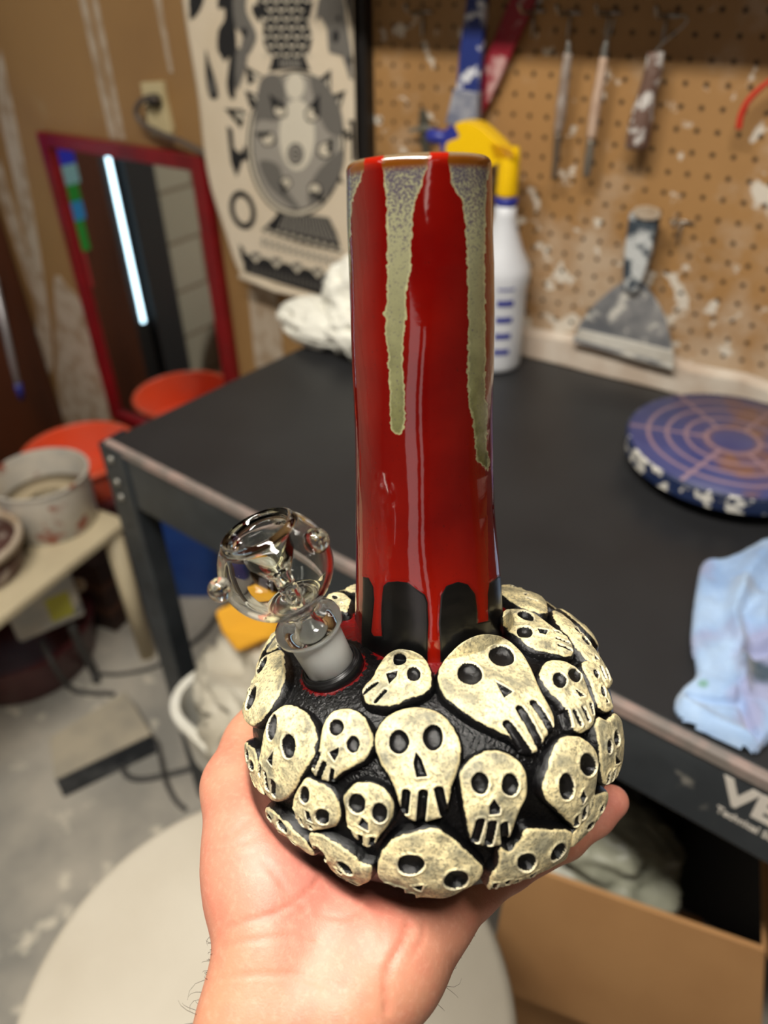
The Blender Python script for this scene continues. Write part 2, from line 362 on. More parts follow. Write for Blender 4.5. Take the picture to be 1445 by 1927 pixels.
# ============================================================ THINGS ON THE WALL
def ppoly(pts, Y, n=0): 
    q = np.array([ony(x, y, Y) for x, y in pts]); return q if n == 0 else smooth(q, n)
# --- mirror
mir = empty('mirror', (-1.43, YW-0.01, 0.35), 'tall wall mirror in a red painted wooden frame', 'mirror')
mx0, mx1, mz0, mz1 = -1.690, -1.168, 0.352, 1.086; fw = 0.030; YM = YW-0.0015
m_redf = mat('red_frame', (128, 14, 22), 0.3, col2=(104, 10, 18), sc=12)
for a in [((mx0+fw/2, 0, (mz0+mz1)/2), (fw, .022, mz1-mz0)), ((mx1-fw/2-.004, 0, (mz0+mz1)/2), (fw+.008, .022, mz1-mz0)), (((mx0+mx1)/2, 0, mz1-fw/2), (mx1-mx0-2*fw, .022, fw)), (((mx0+mx1)/2, 0, mz0+fw/2), (mx1-mx0-2*fw, .022, fw))]:
    v, f = box((a[0][0], YM-.011, a[0][2]), a[1]); obj('frame_bar', v, f, m_redf, mir, flat=True, bevel=0.004)
mm, nt, b = base_mat('mirror_silver', (225, 228, 226), 0.015, 1.0)
nt.links.new(mixc(nt, mth(nt, 'MULTIPLY', ramp(nt, tex(nt, 40, 5, .7).outputs[0], .6, .7), .10), (228, 230, 228), (150, 120, 100)), b.inputs['Base Color'])
v, f = box(((mx0+mx1)/2, YM-.006, (mz0+mz1)/2), (mx1-mx0-.03, .006, mz1-mz0-.03)); obj('mirror_glass', v, f, mm, mir, flat=True)
# --- coloured hanging on the left wall, a smaller thing the mirror shows
pc = empty('painted_banner', (XL+.03, .93, .45), 'narrow banner painted blue, green and red that the mirror reflects', 'banner')
for (z0, z1_, y0, y1, col) in [(.945, 1.12, .84, 1.0, (30, 40, 200)), (.895, .945, .84, 1.0, (130, 180, 190)), (.85, .895, .85, 1.0, (24, 140, 40)), (.80, .85, .85, 1.0, (40, 140, 210)), (.715, .80, .86, 1.0, (30, 150, 50)), (.61, .715, .88, 1.0, (176, 50, 54))]:
    v, f = box((XL+.028, (y0+y1)/2, (z0+z1_)/2), (.006, y1-y0, z1_-z0)); obj('painted_panel', v, f, mat('banner_paint', col, .6), pc, flat=True)
# --- outlet box and plug
ob = empty('power_outlet', ony(302, 262, YW), 'cream wall outlet with a dark plug above the mirror', 'outlet')
q = ppoly([(272, 154), (312, 152), (318, 190), (330, 240), (331, 264), (290, 252)], YW-.0001); v, f = prism(q, (0, -.012, 0)); obj('outlet_plate', v, f, mat('cream_plastic', (196, 180, 138), .4), ob, flat=True, bevel=.002)
v, f = tube(smooth([ony(x, y, YW-.03) for x, y in [(296, 188), (282, 184), (264, 192), (256, 212), (268, 232), (296, 248), (340, 266), (392, 292)]], 6, False), .0055, 10); obj('power_cord', v, f, mat('grey_cord', (88, 78, 70), .5), ob)
v, f = tube([ony(298, 190, YW-.010), ony(282, 188, YW-.034)], [.013, .010], 14); obj('plug', v, f, m_blackp, ob)
# --- ink-printed cloth scroll
YS = YW-.050
sc_ = empty('cloth_scroll', ony(560, 560, YS), 'hanging cream cloth banner printed with a spiked mace in black ink', 'banner')
m_cloth = mat('cream_cloth', (216, 202, 180), .9, col2=(204, 188, 162), sc=5, bmp=.2, bsc=300, bdist=.0005)
left = [(335, -60), (352, 60), (372, 180), (384, 290), (398, 360), (424, 440), (440, 490), (455, 522)]
right = [(662, -60), (664, 60), (667, 180), (669, 290), (680, 380), (684, 440), (687, 510), (690, 580)]
Ls, Rs = smooth(left, 6, False), smooth(right, 6, False); nr = len(Ls); ncol = 60; V = []
def yscr(t, k): return YS
for k in range(nr):
    for j in range(ncol):
        t = j/(ncol-1); x, y = Ls[k]*(1-t)+Rs[k]*t; V.append(ony(x, y, yscr(t, k)))
V = np.array(V); F = grid_faces(nr, ncol).tolist(); Vb = V+np.array([0, .0015, 0]); n0 = len(V)
rim = [j for j in range(ncol)]+[k*ncol+ncol-1 for k in range(1, nr)]+[(nr-1)*ncol+j for j in range(ncol-2, -1, -1)]+[k*ncol for k in range(nr-2, 0, -1)]
F2 = F+[tuple(i+n0 for i in q[::-1]) for q in F]+[(rim[i], rim[(i+1) % len(rim)], rim[(i+1) % len(rim)]+n0, rim[i]+n0) for i in range(len(rim))]
obj('cloth', np.vstack([V, Vb]), F2, m_cloth, sc_)
v, f = tube([ony(x, y, yscr(t, nr)-.002) for t, x, y in [(0, 452, 520), (.3, 520, 545), (.6, 600, 562), (1, 688, 587)]], .006, 10); obj('hem', v, f, m_cloth, sc_)
def cr(x, y): return (340+x/2.834, y/2.834)     # coordinates read off the enlarged banner
INK = (24, 23, 24); GR = (104, 100, 94); GR2 = (152, 146, 136); PALE = (206, 196, 176)
art = []                                         # (colour, polygon, layer)
def A_(col, pts, layer=1, sm=0): art.append((col, smooth(pts, sm) if sm else np.array(pts, float), layer))
def ell(cx, cy, rx, ry, n=40, a=0): t = np.linspace(0, 2*math.pi, n, endpoint=False); return [(cx+rx*math.cos(q)*math.cos(a)-ry*math.sin(q)*math.sin(a), cy+rx*math.cos(q)*math.sin(a)+ry*math.sin(q)*math.cos(a)) for q in t]
A_(INK, ell(614, 768, 262, 392), 1); A_(PALE, ell(614, 768, 250, 380), 2); A_(INK, ell(614, 762, 236, 366), 3); A_(GR2, ell(614, 760, 228, 358), 4)
A_(GR, [(430, 420), (520, 400), (560, 520), (520, 640), (420, 640), (385, 700), (400, 560)], 5, 4); A_(GR, [(690, 410), (770, 440), (850, 580), (860, 720), (780, 700), (720, 560)], 5, 4)
A_(GR, [(420, 860), (520, 880), (560, 1000), (640, 1120), (560, 1080), (460, 980)], 5, 4); A_(GR, [(860, 800), (860, 900), (800, 1020), (700, 1100), (680, 1020), (740, 900)], 5, 4)
A_((208, 200, 182), ell(620, 720, 95, 190), 5); A_((208, 200, 182), ell(610, 460, 50, 70), 5)
for (x, y, r, hx, hy) in [(530, 590, 36, 470, 500), (700, 610, 38, 740, 500), (465, 740, 38, 395, 705), (770, 800, 42, 815, 735), (560, 975, 30, 545, 1040), (715, 1010, 34, 765, 1090)]:
    dx, dy = hx-x, hy-y; L = math.hypot(dx, dy); ux, uy = dx/L, dy/L
    A_(INK, [(hx, hy), (x-uy*r*1.15, y+ux*r*1.15), (x-uy*r*.7-ux*r*.9, y+ux*r*.7-uy*r*.9), (x-ux*r*1.25, y-uy*r*1.25), (x+uy*r*.7-ux*r*.9, y-ux*r*.7-uy*r*.9), (x+uy*r*1.15, y-ux*r*1.15)], 6); A_(PALE, ell(x, y, r*.82, r*.85), 7); A_(INK, [(hx, hy), (x-uy*r*.9, y+ux*r*.9), (x+ux*r*.2, y+uy*r*.2)], 8)
for r, c_, l in [(44, INK, 6), (36, GR2, 7), (24, INK, 8), (17, GR2, 9), (8, INK, 10)]: A_(c_, ell(612, 822, r, r*1.35, 24), l)
for (x, y, a) in [(345, 350, -2.3), (340, 480, -2.7), (250, 600, 3.1), (420, 930, 2.4), (480, 1050, 2.0), (800, 370, -.8), (880, 480, -.4), (905, 700, 0), (870, 980, .5)]:
    x0, y0 = x, y; px_, py_ = 614-x0, 768-y0; L = math.hypot(px_, py_); ux, uy = px_/L, py_/L; A_(INK, [(x0, y0), (x0+ux*95-uy*46, y0+uy*95+ux*46), (x0+ux*95+uy*46, y0+uy*95-ux*46)], 1); A_(PALE, [(x0+ux*45+uy*6, y0+uy*45-ux*6), (x0+ux*95+uy*3, y0+uy*95), (x0+ux*95+uy*36, y0+uy*95-ux*36)], 2)
A_(INK, [(492, 300), (660, 300), (690, 378), (600, 368), (470, 378)], 2, 0)
for k in range(7): A_(GR2, [(528+k*16, 312), (534+k*16, 312), (538+k*17, 362), (530+k*17, 362)], 3)
A_(INK, [(420, -30), (690, -30), (680, 120), (700, 200), (660, 300), (490, 300), (440, 220), (440, 120)], 1, 3)
for r_ in range(7):
    for k in range(5):
        cx_, cy_ = 452+k*56+(r_ % 2)*28, -10+r_*48
        if 430 < cx_ < 690: t = np.linspace(0.15, math.pi-.15, 10); A_(PALE, [(cx_+24*math.cos(q), cy_+26*math.sin(q)) for q in t]+[(cx_+15*math.cos(q), cy_+14*math.sin(q)) for q in t[::-1]], 2)
A_(INK, [(205, -30), (300, -30), (290, 120), (300, 260), (290, 400), (290, 520), (262, 520), (245, 440), (262, 300), (235, 330), (215, 300), (195, 260), (200, 160), (232, 110), (232, 40), (200, 50)], 1, 2)
A_(GR, [(280, -30), (345, -30), (350, 60), (400, 170), (395, 230), (350, 300), (320, 250), (330, 180), (290, 140)], 2, 3); A_(INK, ell(338, 172, 16, 26), 3); A_(GR, [(300, 260), (350, 280), (345, 360), (300, 480), (290, 380)], 3, 3)
A_(GR, [(760, -30), (860, -30), (880, 100), (905, 240), (930, 400), (900, 420), (860, 300), (790, 280), (780, 160), (740, 90), (720, 120), (730, 20)], 1, 2); A_(INK, ell(826, 194, 18, 34), 2); A_(INK, ell(840, 98, 10, 14), 2); A_(INK, ell(905, 320, 12, 26), 3); A_(INK, [(870, -30), (930, -30), (950, 130), (930, 250), (905, 120)], 2)
A_(INK, [(395, 20), (430, 60), (420, 120), (380, 60)], 2, 3); A_(INK, [(660, 20), (690, 60), (660, 110)], 2, 3)
A_(INK, [(48, -30), (125, -30), (100, 60), (52, 108), (45, 60)], 1, 2); A_(INK, [(132, 260), (150, 320), (182, 420), (200, 500), (188, 528), (160, 525), (142, 470), (132, 380)], 1, 2); A_(GR, [(150, 400), (170, 440), (180, 500), (160, 490)], 2, 2)
# inked letters running up the left side: O, H, I, O
t = np.linspace(0, 2*math.pi, 40, endpoint=False)
def ring(cx, cy, a, b, wa, wb, rot): 
    o_ = ell(cx, cy, a, b, 40, rot); i_ = ell(cx, cy, a-wa, b-wb, 40, rot)
    for k in range(40): k2 = (k+1) % 40; A_(INK, [o_[k], o_[k2], i_[k2], i_[k]], 1)
ring(330, 1120, 68, 106, 26, 34, -.25)
A_(INK, [(245, 670), (275, 690), (285, 800), (325, 870), (298, 945), (268, 870), (258, 790)], 1); A_(INK, [(285, 790), (318, 818), (345, 770), (356, 850), (320, 862), (290, 850)], 2); A_(INK, [(230, 578), (330, 582), (338, 620), (320, 690), (290, 640)], 1); A_(PALE, [(286, 602), (320, 596), (312, 650)], 2)
A_(INK, [(890, 640), (950, 640), (950, 665), (900, 665)], 1); A_(INK, [(880, 720), (960, 715), (960, 740), (880, 745)], 1); A_(INK, [(905, 650), (925, 650), (935, 860), (912, 860)], 1)
for (a, b, c_, d) in [(520, 1100, 640, 1110), (640, 1120, 800, 1150)]: pass
A_(INK, [(540, 1100), (640, 1140), (790, 1160), (830, 1240), (862, 1350), (640, 1300), (430, 1230), (500, 1160)], 1)
for k in range(15): x0 = 560+k*15; A_(GR2, [(x0, 1130+k*2), (x0+5, 1132+k*2), (520+k*22+8, 1225+k*5), (520+k*22, 1223+k*5)], 2)
for k in range(10): A_(PALE, ell(470+k*42, 1228+k*11, 13, 10, 12), 3)
for k in range(13): A_(GR, ell(440+k*32, 1290+k*9, 10, 26, 14), 2); A_(PALE, ell(440+k*32, 1290+k*9, 5, 16, 12), 3)
A_(INK, [(330, 1350), (460, 1380), (700, 1440), (960, 1500), (960, 1620), (800, 1590), (560, 1520), (340, 1450)], 1)
for k in range(6): x0 = 345+k*110; y0 = 1335+k*27; A_(PALE, [(x0, y0), (x0+100, y0+24), (x0+56, y0+68)], 2); A_(GR, ell(x0+54, y0+24, 26, 14, 14), 3)
for k in range(26): x0 = 372+k*22; y0 = 1400+k*5.4; A_(GR, [(x0, y0+14), (x0+6, y0+15), (x0+7, y0+64), (x0+1, y0+62)], 2)
A_(INK, [(310, 1300), (340, 1330), (330, 1400), (318, 1360)], 1)
cols = sorted(set(a[0] for a in art)); V = []; F = []; FM = []
sdY = lambda x, y: yscr(min(1, max(0, (x-np.interp(y, Ls[:, 1], Ls[:, 0]))/max(1, np.interp(y, Rs[:, 1], Rs[:, 0])-np.interp(y, Ls[:, 1], Ls[:, 0])))), float(np.interp(y, Ls[:, 1], np.arange(nr))))
for col, pts, layer in art:
    n0 = len(V)
    for (x, y) in pts:
        x_, y_ = cr(x, y); x_ = min(x_, float(np.interp(y_, [r_[1] for r_ in right], [r_[0] for r_ in right]))-2); p_ = ony(x_, y_, sdY(x_, y_)-.0006-.00035*layer); V.append(p_)
    F.append(tuple(range(n0, len(V)))); FM.append(cols.index(col))
obj('ink_print', V, F, [mat('printing_ink', c_, .7) for c_ in cols], sc_, flat=True, fmat=FM)
# ============================================================ PEGBOARD TOOLS
m_hook = mat('zinc_wire', (176, 176, 170), .3, .9)
HK = [(752, 8), (962, 6), (1030, 10), (1103, 10), (1212, 14), (1240, 402)]
hk_lab = ['wire peg hook left of the blue handle', 'wire peg hook behind the crossed blue and red handles', 'wire peg hook above the grey modelling tool', 'wire peg hook holding the pinkish wooden tool', 'wire peg hook holding the clay-covered knife', 'white clay-caked peg hook beside the wide scraper handle']
hook0 = None
def hook_mesh(o):
    pl = o+np.array([0, 0, 0])
    return pl
for k, (x, y) in enumerate(HK):
    tip = ony(x, y, YP-.045); bx = ony(x+44, y+14, YP-.002)
    t = empty('peg_hook', bx, hk_lab[k], 'hook', 'hooks on the pegboard')
    dx = np.array([.010, 0, 0])
    v1, f1 = tube(smooth([bx+np.array([0, 0, 0]), bx+np.array([-.001, -.010, -.001]), bx+np.array([-.001, -.035, 0]), bx+np.array([-.001, -.047, .010])], 5, False), .0021, 10)
    obj('hook_arm', v1, f1, m_hook if k < 5 else m_plaster, t)
    v1, f1 = merge(tube([bx-dx*1.6+np.array([0, -.002, 0]), bx+dx*1.6+np.array([0, -.002, 0])], .0016, 8), tube([bx+np.array([0, -.002, 0]), bx+np.array([0, -.002, -.030])], .0016, 8)); obj('hook_back', v1, f1, m_hook, t)
def strap(name, px_, r0, thick, m, par, Y0, Y1):
    """flat bar along a pixel centre line with half width in px"""
    L = []; R = []
    n_ = len(px_); 
    for k, (x, y) in enumerate(px_):
        Y = Y0+(Y1-Y0)*k/(n_-1); d = nrm(np.array(px_[min(k+1, n_-1)], float)-np.array(px_[max(k-1, 0)], float)); nx = np.array([-d[1], d[0]])
        L.append(ony(x+nx[0]*r0[k], y+nx[1]*r0[k], Y)); R.append(ony(x-nx[0]*r0[k], y-nx[1]*r0[k], Y))
    p = np.array(L+R[::-1]); v, f = prism(p, (0, -thick, 0)); return obj(name, v, f, m, par, flat=True, bevel=.0015)
bh = empty('blue_handled_tool', ony(885, 140, YP-.03), 'blue hanging tool handle splattered with white clay', 'tool')
strap('handle', [(912, -70), (903, 0), (893, 90), (886, 170), (878, 232)], [16, 17, 20, 21, 24], .012, mat('blue_paint', (26, 44, 112), .5, spot=(206, 208, 214), ssc=34, slo=.55, shi=.6), bh, YP-.022, YP-.030)
strap('ferrule', [(886, 168), (876, 234)], [23, 29], .016, mat('clayed_metal', (150, 152, 160), .6, col2=(90, 96, 120), sc=60), bh, YP-.026, YP-.028)
rh = empty('red_handled_tool', ony(950, 100, YP-.02), 'red hanging tool handle crossing behind the blue one', 'tool')
strap('handle', [(1012, -70), (988, 0), (958, 70), (934, 125), (912, 185), (900, 222)], [20, 22, 21, 20, 15, 6], .010, mat('red_paint', (140, 20, 40), .5, spot=(190, 150, 146), ssc=36, slo=.56, shi=.64), rh, YP-.006, YP-.010)
gt = empty('modelling_tool', ony(1055, 190, YP-.03), 'thin grey modelling tool hanging from a hook', 'tool')
def rod(name, pts, rpx, m, par, Y, n=14):
    q = np.array([ony(x, y, Y) for x, y in pts]); q = smooth(q, 4, False); rr = np.interp(np.linspace(0, len(rpx)-1, len(q)), range(len(rpx)), rpx); z = np.array([project(k)[2] for k in q])
    v, f = tube(q, rr*z/FPX, n); return obj(name, v, f, m, par)
rod('handle', [(1069, 100), (1062, 150), (1056, 205), (1050, 250)], [8, 9, 10, 8], mat('grey_wood', (136, 118, 104), .6, col2=(168, 158, 150), sc=60), gt, YP-.03)
rod('needle_tip', [(1070, 76), (1069, 100)], [3, 6], m_hook, gt, YP-.03); rod('blade', [(1050, 250), (1046, 300), (1042, 336)], [8, 6, 5], mat('dull_steel', (110, 96, 82), .5, .4), gt, YP-.03)
pk_ = empty('wooden_tool', ony(1120, 200, YP-.03), 'pale pinkish wooden clay tool hanging right of the grey tool', 'tool')
rod('handle', [(1136, 108), (1130, 150), (1120, 205), (1112, 262)], [8, 9, 10, 8], mat('pink_wood', (196, 168, 146), .6, col2=(176, 146, 124), sc=40), pk_, YP-.03)
rod('ferrule', [(1141, 78), (1138, 95), (1136, 110)], [5, 7, 7], m_hook, pk_, YP-.03); rod('blade', [(1112, 262), (1108, 300), (1103, 332)], [7, 9, 6], mat('dull_steel', (130, 122, 110), .4, .5), pk_, YP-.03); rod('hanging_wire', [(1156, 34), (1150, 55), (1141, 80)], [1.6, 1.6, 1.6], m_hook, pk_, YP-.032)
kn = empty('fettling_knife', ony(1215, 190, YP-.03), 'brown knife handle caked with white clay hanging on a wire loop', 'knife')
rod('handle', [(1234, 98), (1228, 140), (1217, 180), (1206, 230), (1198, 278)], [15, 17, 17, 22, 21], mat('clayed_brown', (104, 78, 66), .6, spot=(206, 200, 194), ssc=50, slo=.5, shi=.58), kn, YP-.03)
rod('hanging_wire', [(1232, 100), (1246, 82), (1270, 62), (1290, 44), (1290, 30), (1262, 32)], [1.8]*6, m_hook, kn, YP-.035)
pl_ = empty('metal_snips', ony(800, 250, YP-.02), 'dull metal snips hanging behind the spray bottle', 'tool')
strap('blade', [(796, 205), (800, 240), (803, 292)], [5, 11, 6], .004, mat('dull_steel', (104, 102, 92), .35, .7), pl_, YP-.012, YP-.012); strap('blade', [(770, 246), (800, 240), (824, 246)], [3, 6, 4], .004, m_hook, pl_, YP-.017, YP-.017)
rw = empty('red_wire_tool', ony(1410, 200, YP-.02), 'curved red wire loop on the right of the pegboard', 'wire')
rod('wire_handle', [(1390, 243), (1394, 218), (1408, 190), (1432, 165), (1462, 144), (1500, 130)], [6, 6, 6, 5, 4, 4], mat('red_plastic', (196, 52, 34), .4, spot=(220, 190, 176), ssc=60, slo=.6, shi=.66), rw, YP-.03)
# --- wide scraper
ws = empty('wide_scraper', ony(1190, 660, YP-.03), 'wide fan-shaped scraper crusted with white and grey clay', 'scraper')
YQ = YP-.030
m_scr = mat('clayed_steel', (96, 98, 102), .6, col2=(150, 148, 146), sc=14, lo=.4, hi=.6, spot=(206, 202, 192), ssc=26, slo=.55, shi=.62, bmp=.5, bsc=60)
bl = smooth([ony(x, y, YQ) for x, y in [(1186, 528), (1208, 530), (1228, 552), (1248, 586), (1260, 626), (1268, 668)]], 4, False); bl = np.vstack([bl, [ony(1268, 694, YQ-.004), ony(1200, 674, YQ-.004), ony(1130, 656, YQ-.004), ony(1078, 642, YQ-.004)], smooth([ony(x, y, YQ) for x, y in [(1090, 612), (1112, 580), (1146, 548), (1172, 530)]], 4, False)])
v, f = prism(bl, (0, -.004, 0)); obj('blade', v, f, m_scr, ws, flat=True, bevel=.001)
q = [ony(x, y, YQ-.003) for x, y in [(1078, 640), (1092, 618), (1180, 638), (1268, 660), (1268, 695), (1170, 668)]]; v, f = prism(q, (0, -.004, 0)); obj('clay_crust', v, f, mat('white_clay', (206, 202, 192), .8, col2=(184, 178, 166), sc=30, bmp=.5, bsc=80), ws, flat=True, bevel=.001)
hd = smooth([ony(x, y, YQ+.004) for x, y in [(1186, 540), (1180, 510), (1184, 460), (1190, 410), (1196, 393), (1222, 392), (1242, 400), (1243, 420), (1232, 470), (1218, 515), (1206, 542)]], 4); v, f = prism(hd, (0, -.020, 0))
obj('handle', v, f, mat('clayed_handle', (46, 56, 66), .6, col2=(70, 80, 88), sc=30, spot=(196, 198, 196), ssc=40, slo=.5, shi=.57, bmp=.5, bsc=60), ws, flat=True, bevel=.004)
q = smooth([ony(x, y, YQ-.017) for x, y in [(1193, 404), (1196, 390), (1220, 386), (1242, 394), (1241, 410), (1216, 414)]], 3); v, f = prism(q, (0, -.004, 0)); obj('clay_cap', v, f, m_plaster, ws, flat=True, bevel=.002)
# ============================================================ THINGS ON THE BENCH
# --- spray bottle
sb = onz(938, 676, ZT); sb[1] = min(sb[1], YP-.075)
spray = empty('spray_bottle', sb, 'white plastic spray bottle with a yellow trigger and blue nozzle', 'bottle')
zc = project(sb+np.array([0, 0, .1]))[2]; kx = zc/FPX
m_milk = mat('milky_plastic', (214, 216, 220), .35, Transmission_Weight=0.0); m_yel = mat('yellow_plastic', (244, 196, 8), .35); m_blu = mat('blue_plastic', (44, 52, 140), .35)
R0 = .0425
v, f = lathe(sb+np.array([0, 0, .0005]), (0, 0, 1), [(0, R0*.85), (.003, R0*.97), (.010, R0), (.080, R0*.99), (.130, R0*.98), (.150, R0*1.06), (.162, R0*1.0), (.184, R0*.72), (.214, R0*.46), (.230, R0*.38), (.252, R0*.36), (.252, .001)], 48); obj('bottle_body', v, f, m_milk, spray)
dirv = nrm(ony(780, 240, sb[1])-ony(960, 240, sb[1])); dirv[2] = 0; dirv = nrm(dirv); side = np.array([0, -1., 0])
# printed blue scale marks on the bottle
for zz in (.034, .060, .086, .112, .136):
    a = np.linspace(-.35, .25, 8)+math.atan2(-.82, .56)+0.15; r_ = R0*1.004+.0004
    V = [sb+np.array([r_*math.cos(t), r_*math.sin(t), z_]) for z_ in (zz, zz+.009) for t in a]; obj('scale_mark', V, grid_faces(2, 8).tolist(), m_blu, spray)
v, f = lathe(sb+np.array([0, 0, .246]), (0, 0, 1), [(0, .0150), (.002, .0165), (.012, .0165), (.013, .015)], 32); obj('neck_collar', v, f, m_blu, spray)
v, f = lathe(sb+np.array([0, 0, .259]), (0, 0, 1), [(0, .0150), (.004, .0160), (.026, .0150), (.050, .0145), (.064, .012)], 32); obj('pump_cap', v, f, m_yel, spray)
def sprof(name, pts, Yoff, th, m):
    q = smooth([ony(x, y, sb[1]+Yoff) for x, y in pts], 4); v, f = prism(q, (0, -th, 0)); return obj(name, v, f, m, spray, flat=True, bevel=.003)
sprof('sprayer_head', [(856, 264), (880, 252), (872, 232), (884, 224), (912, 228), (940, 250), (966, 278), (976, 296), (950, 302), (925, 310), (880, 304), (858, 292)], .012, .026, m_yel)
sprof('trigger', [(848, 300), (840, 268), (850, 240), (872, 232), (886, 256), (866, 262), (858, 292)], .008, .018, m_blu)
v, f = tube([ony(852, 262, sb[1]), ony(812, 256, sb[1]), ony(806, 256, sb[1])], [.009, .010, .008], 16); obj('nozzle', v, f, m_blu, spray)
for k in range(5):
    v, f = tube([ony(922+k*2, 272+k*6, sb[1]-.0150), ony(962+k*2, 279+k*4, sb[1]-.0150)], .0008, 6); obj('grip_ridge', v, f, mat('yellow_ridge', (214, 150, 6), .4), spray)
# --- crumpled white paper at the back left corner of the bench
pc_ = [onz(575, 640, ZT+.02), onz(650, 560, ZT+.03)]
cp = onz(600, 652, ZT)
V1, F1 = lumpy((0, 0, 0), (.082, .045, .034), .30, 1.6, 3.0, ridged=True); V2, F2_ = lumpy((.050, .010, .050), (.045, .036, .058), .30, 1.8, 9.0, ridged=True); V3, F3 = lumpy((.078, -.004, .012), (.055, .05, .042), .3, 1.7, 5.0, ridged=True)
v, f = merge((V1, F1), (V2, F2_), (V3, F3)); cc = onz(596, 650, ZT)+np.array([.012, .02, .034]); v = v+cc; v[:, 2] = np.maximum(v[:, 2], ZT+.0008); v[:, 1] = np.minimum(v[:, 1], YP-.026)
tag(obj('crumpled_paper', v, f, mat('white_paper', (232, 230, 218), .8)), 'crumpled white paper wad lying at the back left bench corner', 'paper')
# --- banding wheel
zw = ZT+.046
pts = [(1187, 815), (1193, 784), (1225, 757), (1267, 742), (1309, 735), (1351, 740), (1214, 869), (1246, 890), (1288, 908), (1352, 920)]
q = np.array([onz(*p, zw) for p in pts])[:, :2]; Am = np.c_[2*q, np.ones(len(q))]; s = np.linalg.lstsq(Am, (q**2).sum(1), rcond=None)[0]; wr = math.sqrt(s[2]+s[0]**2+s[1]**2); wc = np.array([s[0], s[1], ZT])
print('WHEEL', wc, wr)
def wheel_mat():
    m, nt, b = base_mat('blue_wheel_top', (58, 62, 110), .35)
    tc = nt.nodes.new('ShaderNodeTexCoord'); mp = nt.nodes.new('ShaderNodeMapping'); nt.links.new(tc.outputs['Object'], mp.inputs[0]); mp.inputs['Scale'].default_value = (1, 1, 0)
    ln = nt.nodes.new('ShaderNodeVectorMath'); ln.operation = 'LENGTH'; nt.links.new(mp.outputs[0], ln.inputs[0]); r = mth(nt, 'DIVIDE', ln.outputs['Value'], wr)
    ringm = None
    for c_ in (.25, .44, .62, .80):
        x = ramp(nt, mth(nt, 'ABSOLUTE', mth(nt, 'SUBTRACT', r, c_)), .024, .014); ringm = x if ringm is None else mth(nt, 'MAXIMUM', ringm, x)
    sep = nt.nodes.new('ShaderNodeSeparateXYZ'); nt.links.new(tc.outputs['Object'], sep.inputs[0])
    for an in (0.25, 1.35, 2.4):
        x = ramp(nt, mth(nt, 'ABSOLUTE', mth(nt, 'ADD', mth(nt, 'MULTIPLY', sep.outputs[0], math.sin(an)), mth(nt, 'MULTIPLY', sep.outputs[1], -math.cos(an)))), .0034, .0018); ringm = mth(nt, 'MAXIMUM', ringm, mth(nt, 'MULTIPLY', x, ramp(nt, r, .24, .26)))
    rust = ramp(nt, mth(nt, 'ADD', tex(nt, 9, 4).outputs[0], mth(nt, 'MULTIPLY', ramp(nt, r, .75, .2), .22)), .60, .72)
    rust = mth(nt, 'MULTIPLY', rust, ramp(nt, r, .18, .25))
    c = mixc(nt, ramp(nt, tex(nt, 14).outputs[0], .3, .7), (54, 58, 108), (78, 80, 124)); c = mixc(nt, mth(nt, 'MULTIPLY', rust, .8), c, (134, 92, 54)); c = mixc(nt, mth(nt, 'MULTIPLY', ringm, .75), c, (156, 126, 132))
    nt.links.new(c, b.inputs['Base Color']); return m
wh = empty('banding_wheel', wc, 'round blue banding wheel with clay-splattered rim on the bench', 'banding wheel')
v, f = lathe(wc+np.array([0, 0, .021]), (0, 0, 1), [(0, wr-.010), (.002, wr), (.022, wr+.001), (.0235, wr-.001)], 96); obj('wheel_rim', v, f, mat('blue_rim', (26, 42, 80), .45, col2=(20, 30, 60), sc=10, spot=(214, 210, 200), ssc=48, slo=.54, shi=.58), wh, angle=30)
v, f = lathe(wc+np.array([0, 0, .0447]), (0, 0, 1), [(-.001, wr-.002), (.0006, wr-.0025), (.0008, .001)], 96); obj('wheel_head', v, f, wheel_mat(), wh)
v, f = lathe(wc+np.array([0, 0, .0002]), (0, 0, 1), [(0, wr*.55), (.006, wr*.55), (.012, .03), (.022, .028)], 48); obj('wheel_foot', v, f, mat('navy_iron', (14, 20, 40), .5), wh)
# --- light blue towel
TW = [(1445, 1010), (1424, 1018), (1395, 1034), (1360, 1048), (1325, 1052), (1312, 1100), (1304, 1160), (1302, 1210), (1312, 1262), (1290, 1285), (1272, 1312), (1276, 1340), (1310, 1362), (1360, 1385), (1405, 1404), (1430, 1408), (1445, 1392), (1500, 1350), (1560, 1300), (1600, 1200), (1600, 1080), (1540, 1010)]
q = np.array([onz(x, y, ZT+.012)[:2] for x, y in TW]); q = smooth(q, 4)
lo, hi = q.min(0)-.004, q.max(0)+.004; nu, nv_ = 230, 230; U, W = np.meshgrid(np.linspace(lo[0], hi[0], nu), np.linspace(lo[1], hi[1], nv_), indexing='ij'); d = sdf_poly(U, W, q)
def foldline(pts, w, h):
    dd = np.full(U.shape, 9.0); g_ = [onz(x, y, ZT+.012)[:2] for x, y in pts]
    for a, b in zip(g_[:-1], g_[1:]): dd = np.minimum(dd, sdf_seg(U, W, a, b))
    return h*np.exp(-(dd/w)**2)
H = .012*np.sqrt(np.clip(1-(1-np.clip(d/.006, 0, 1))**2, 0, 1))
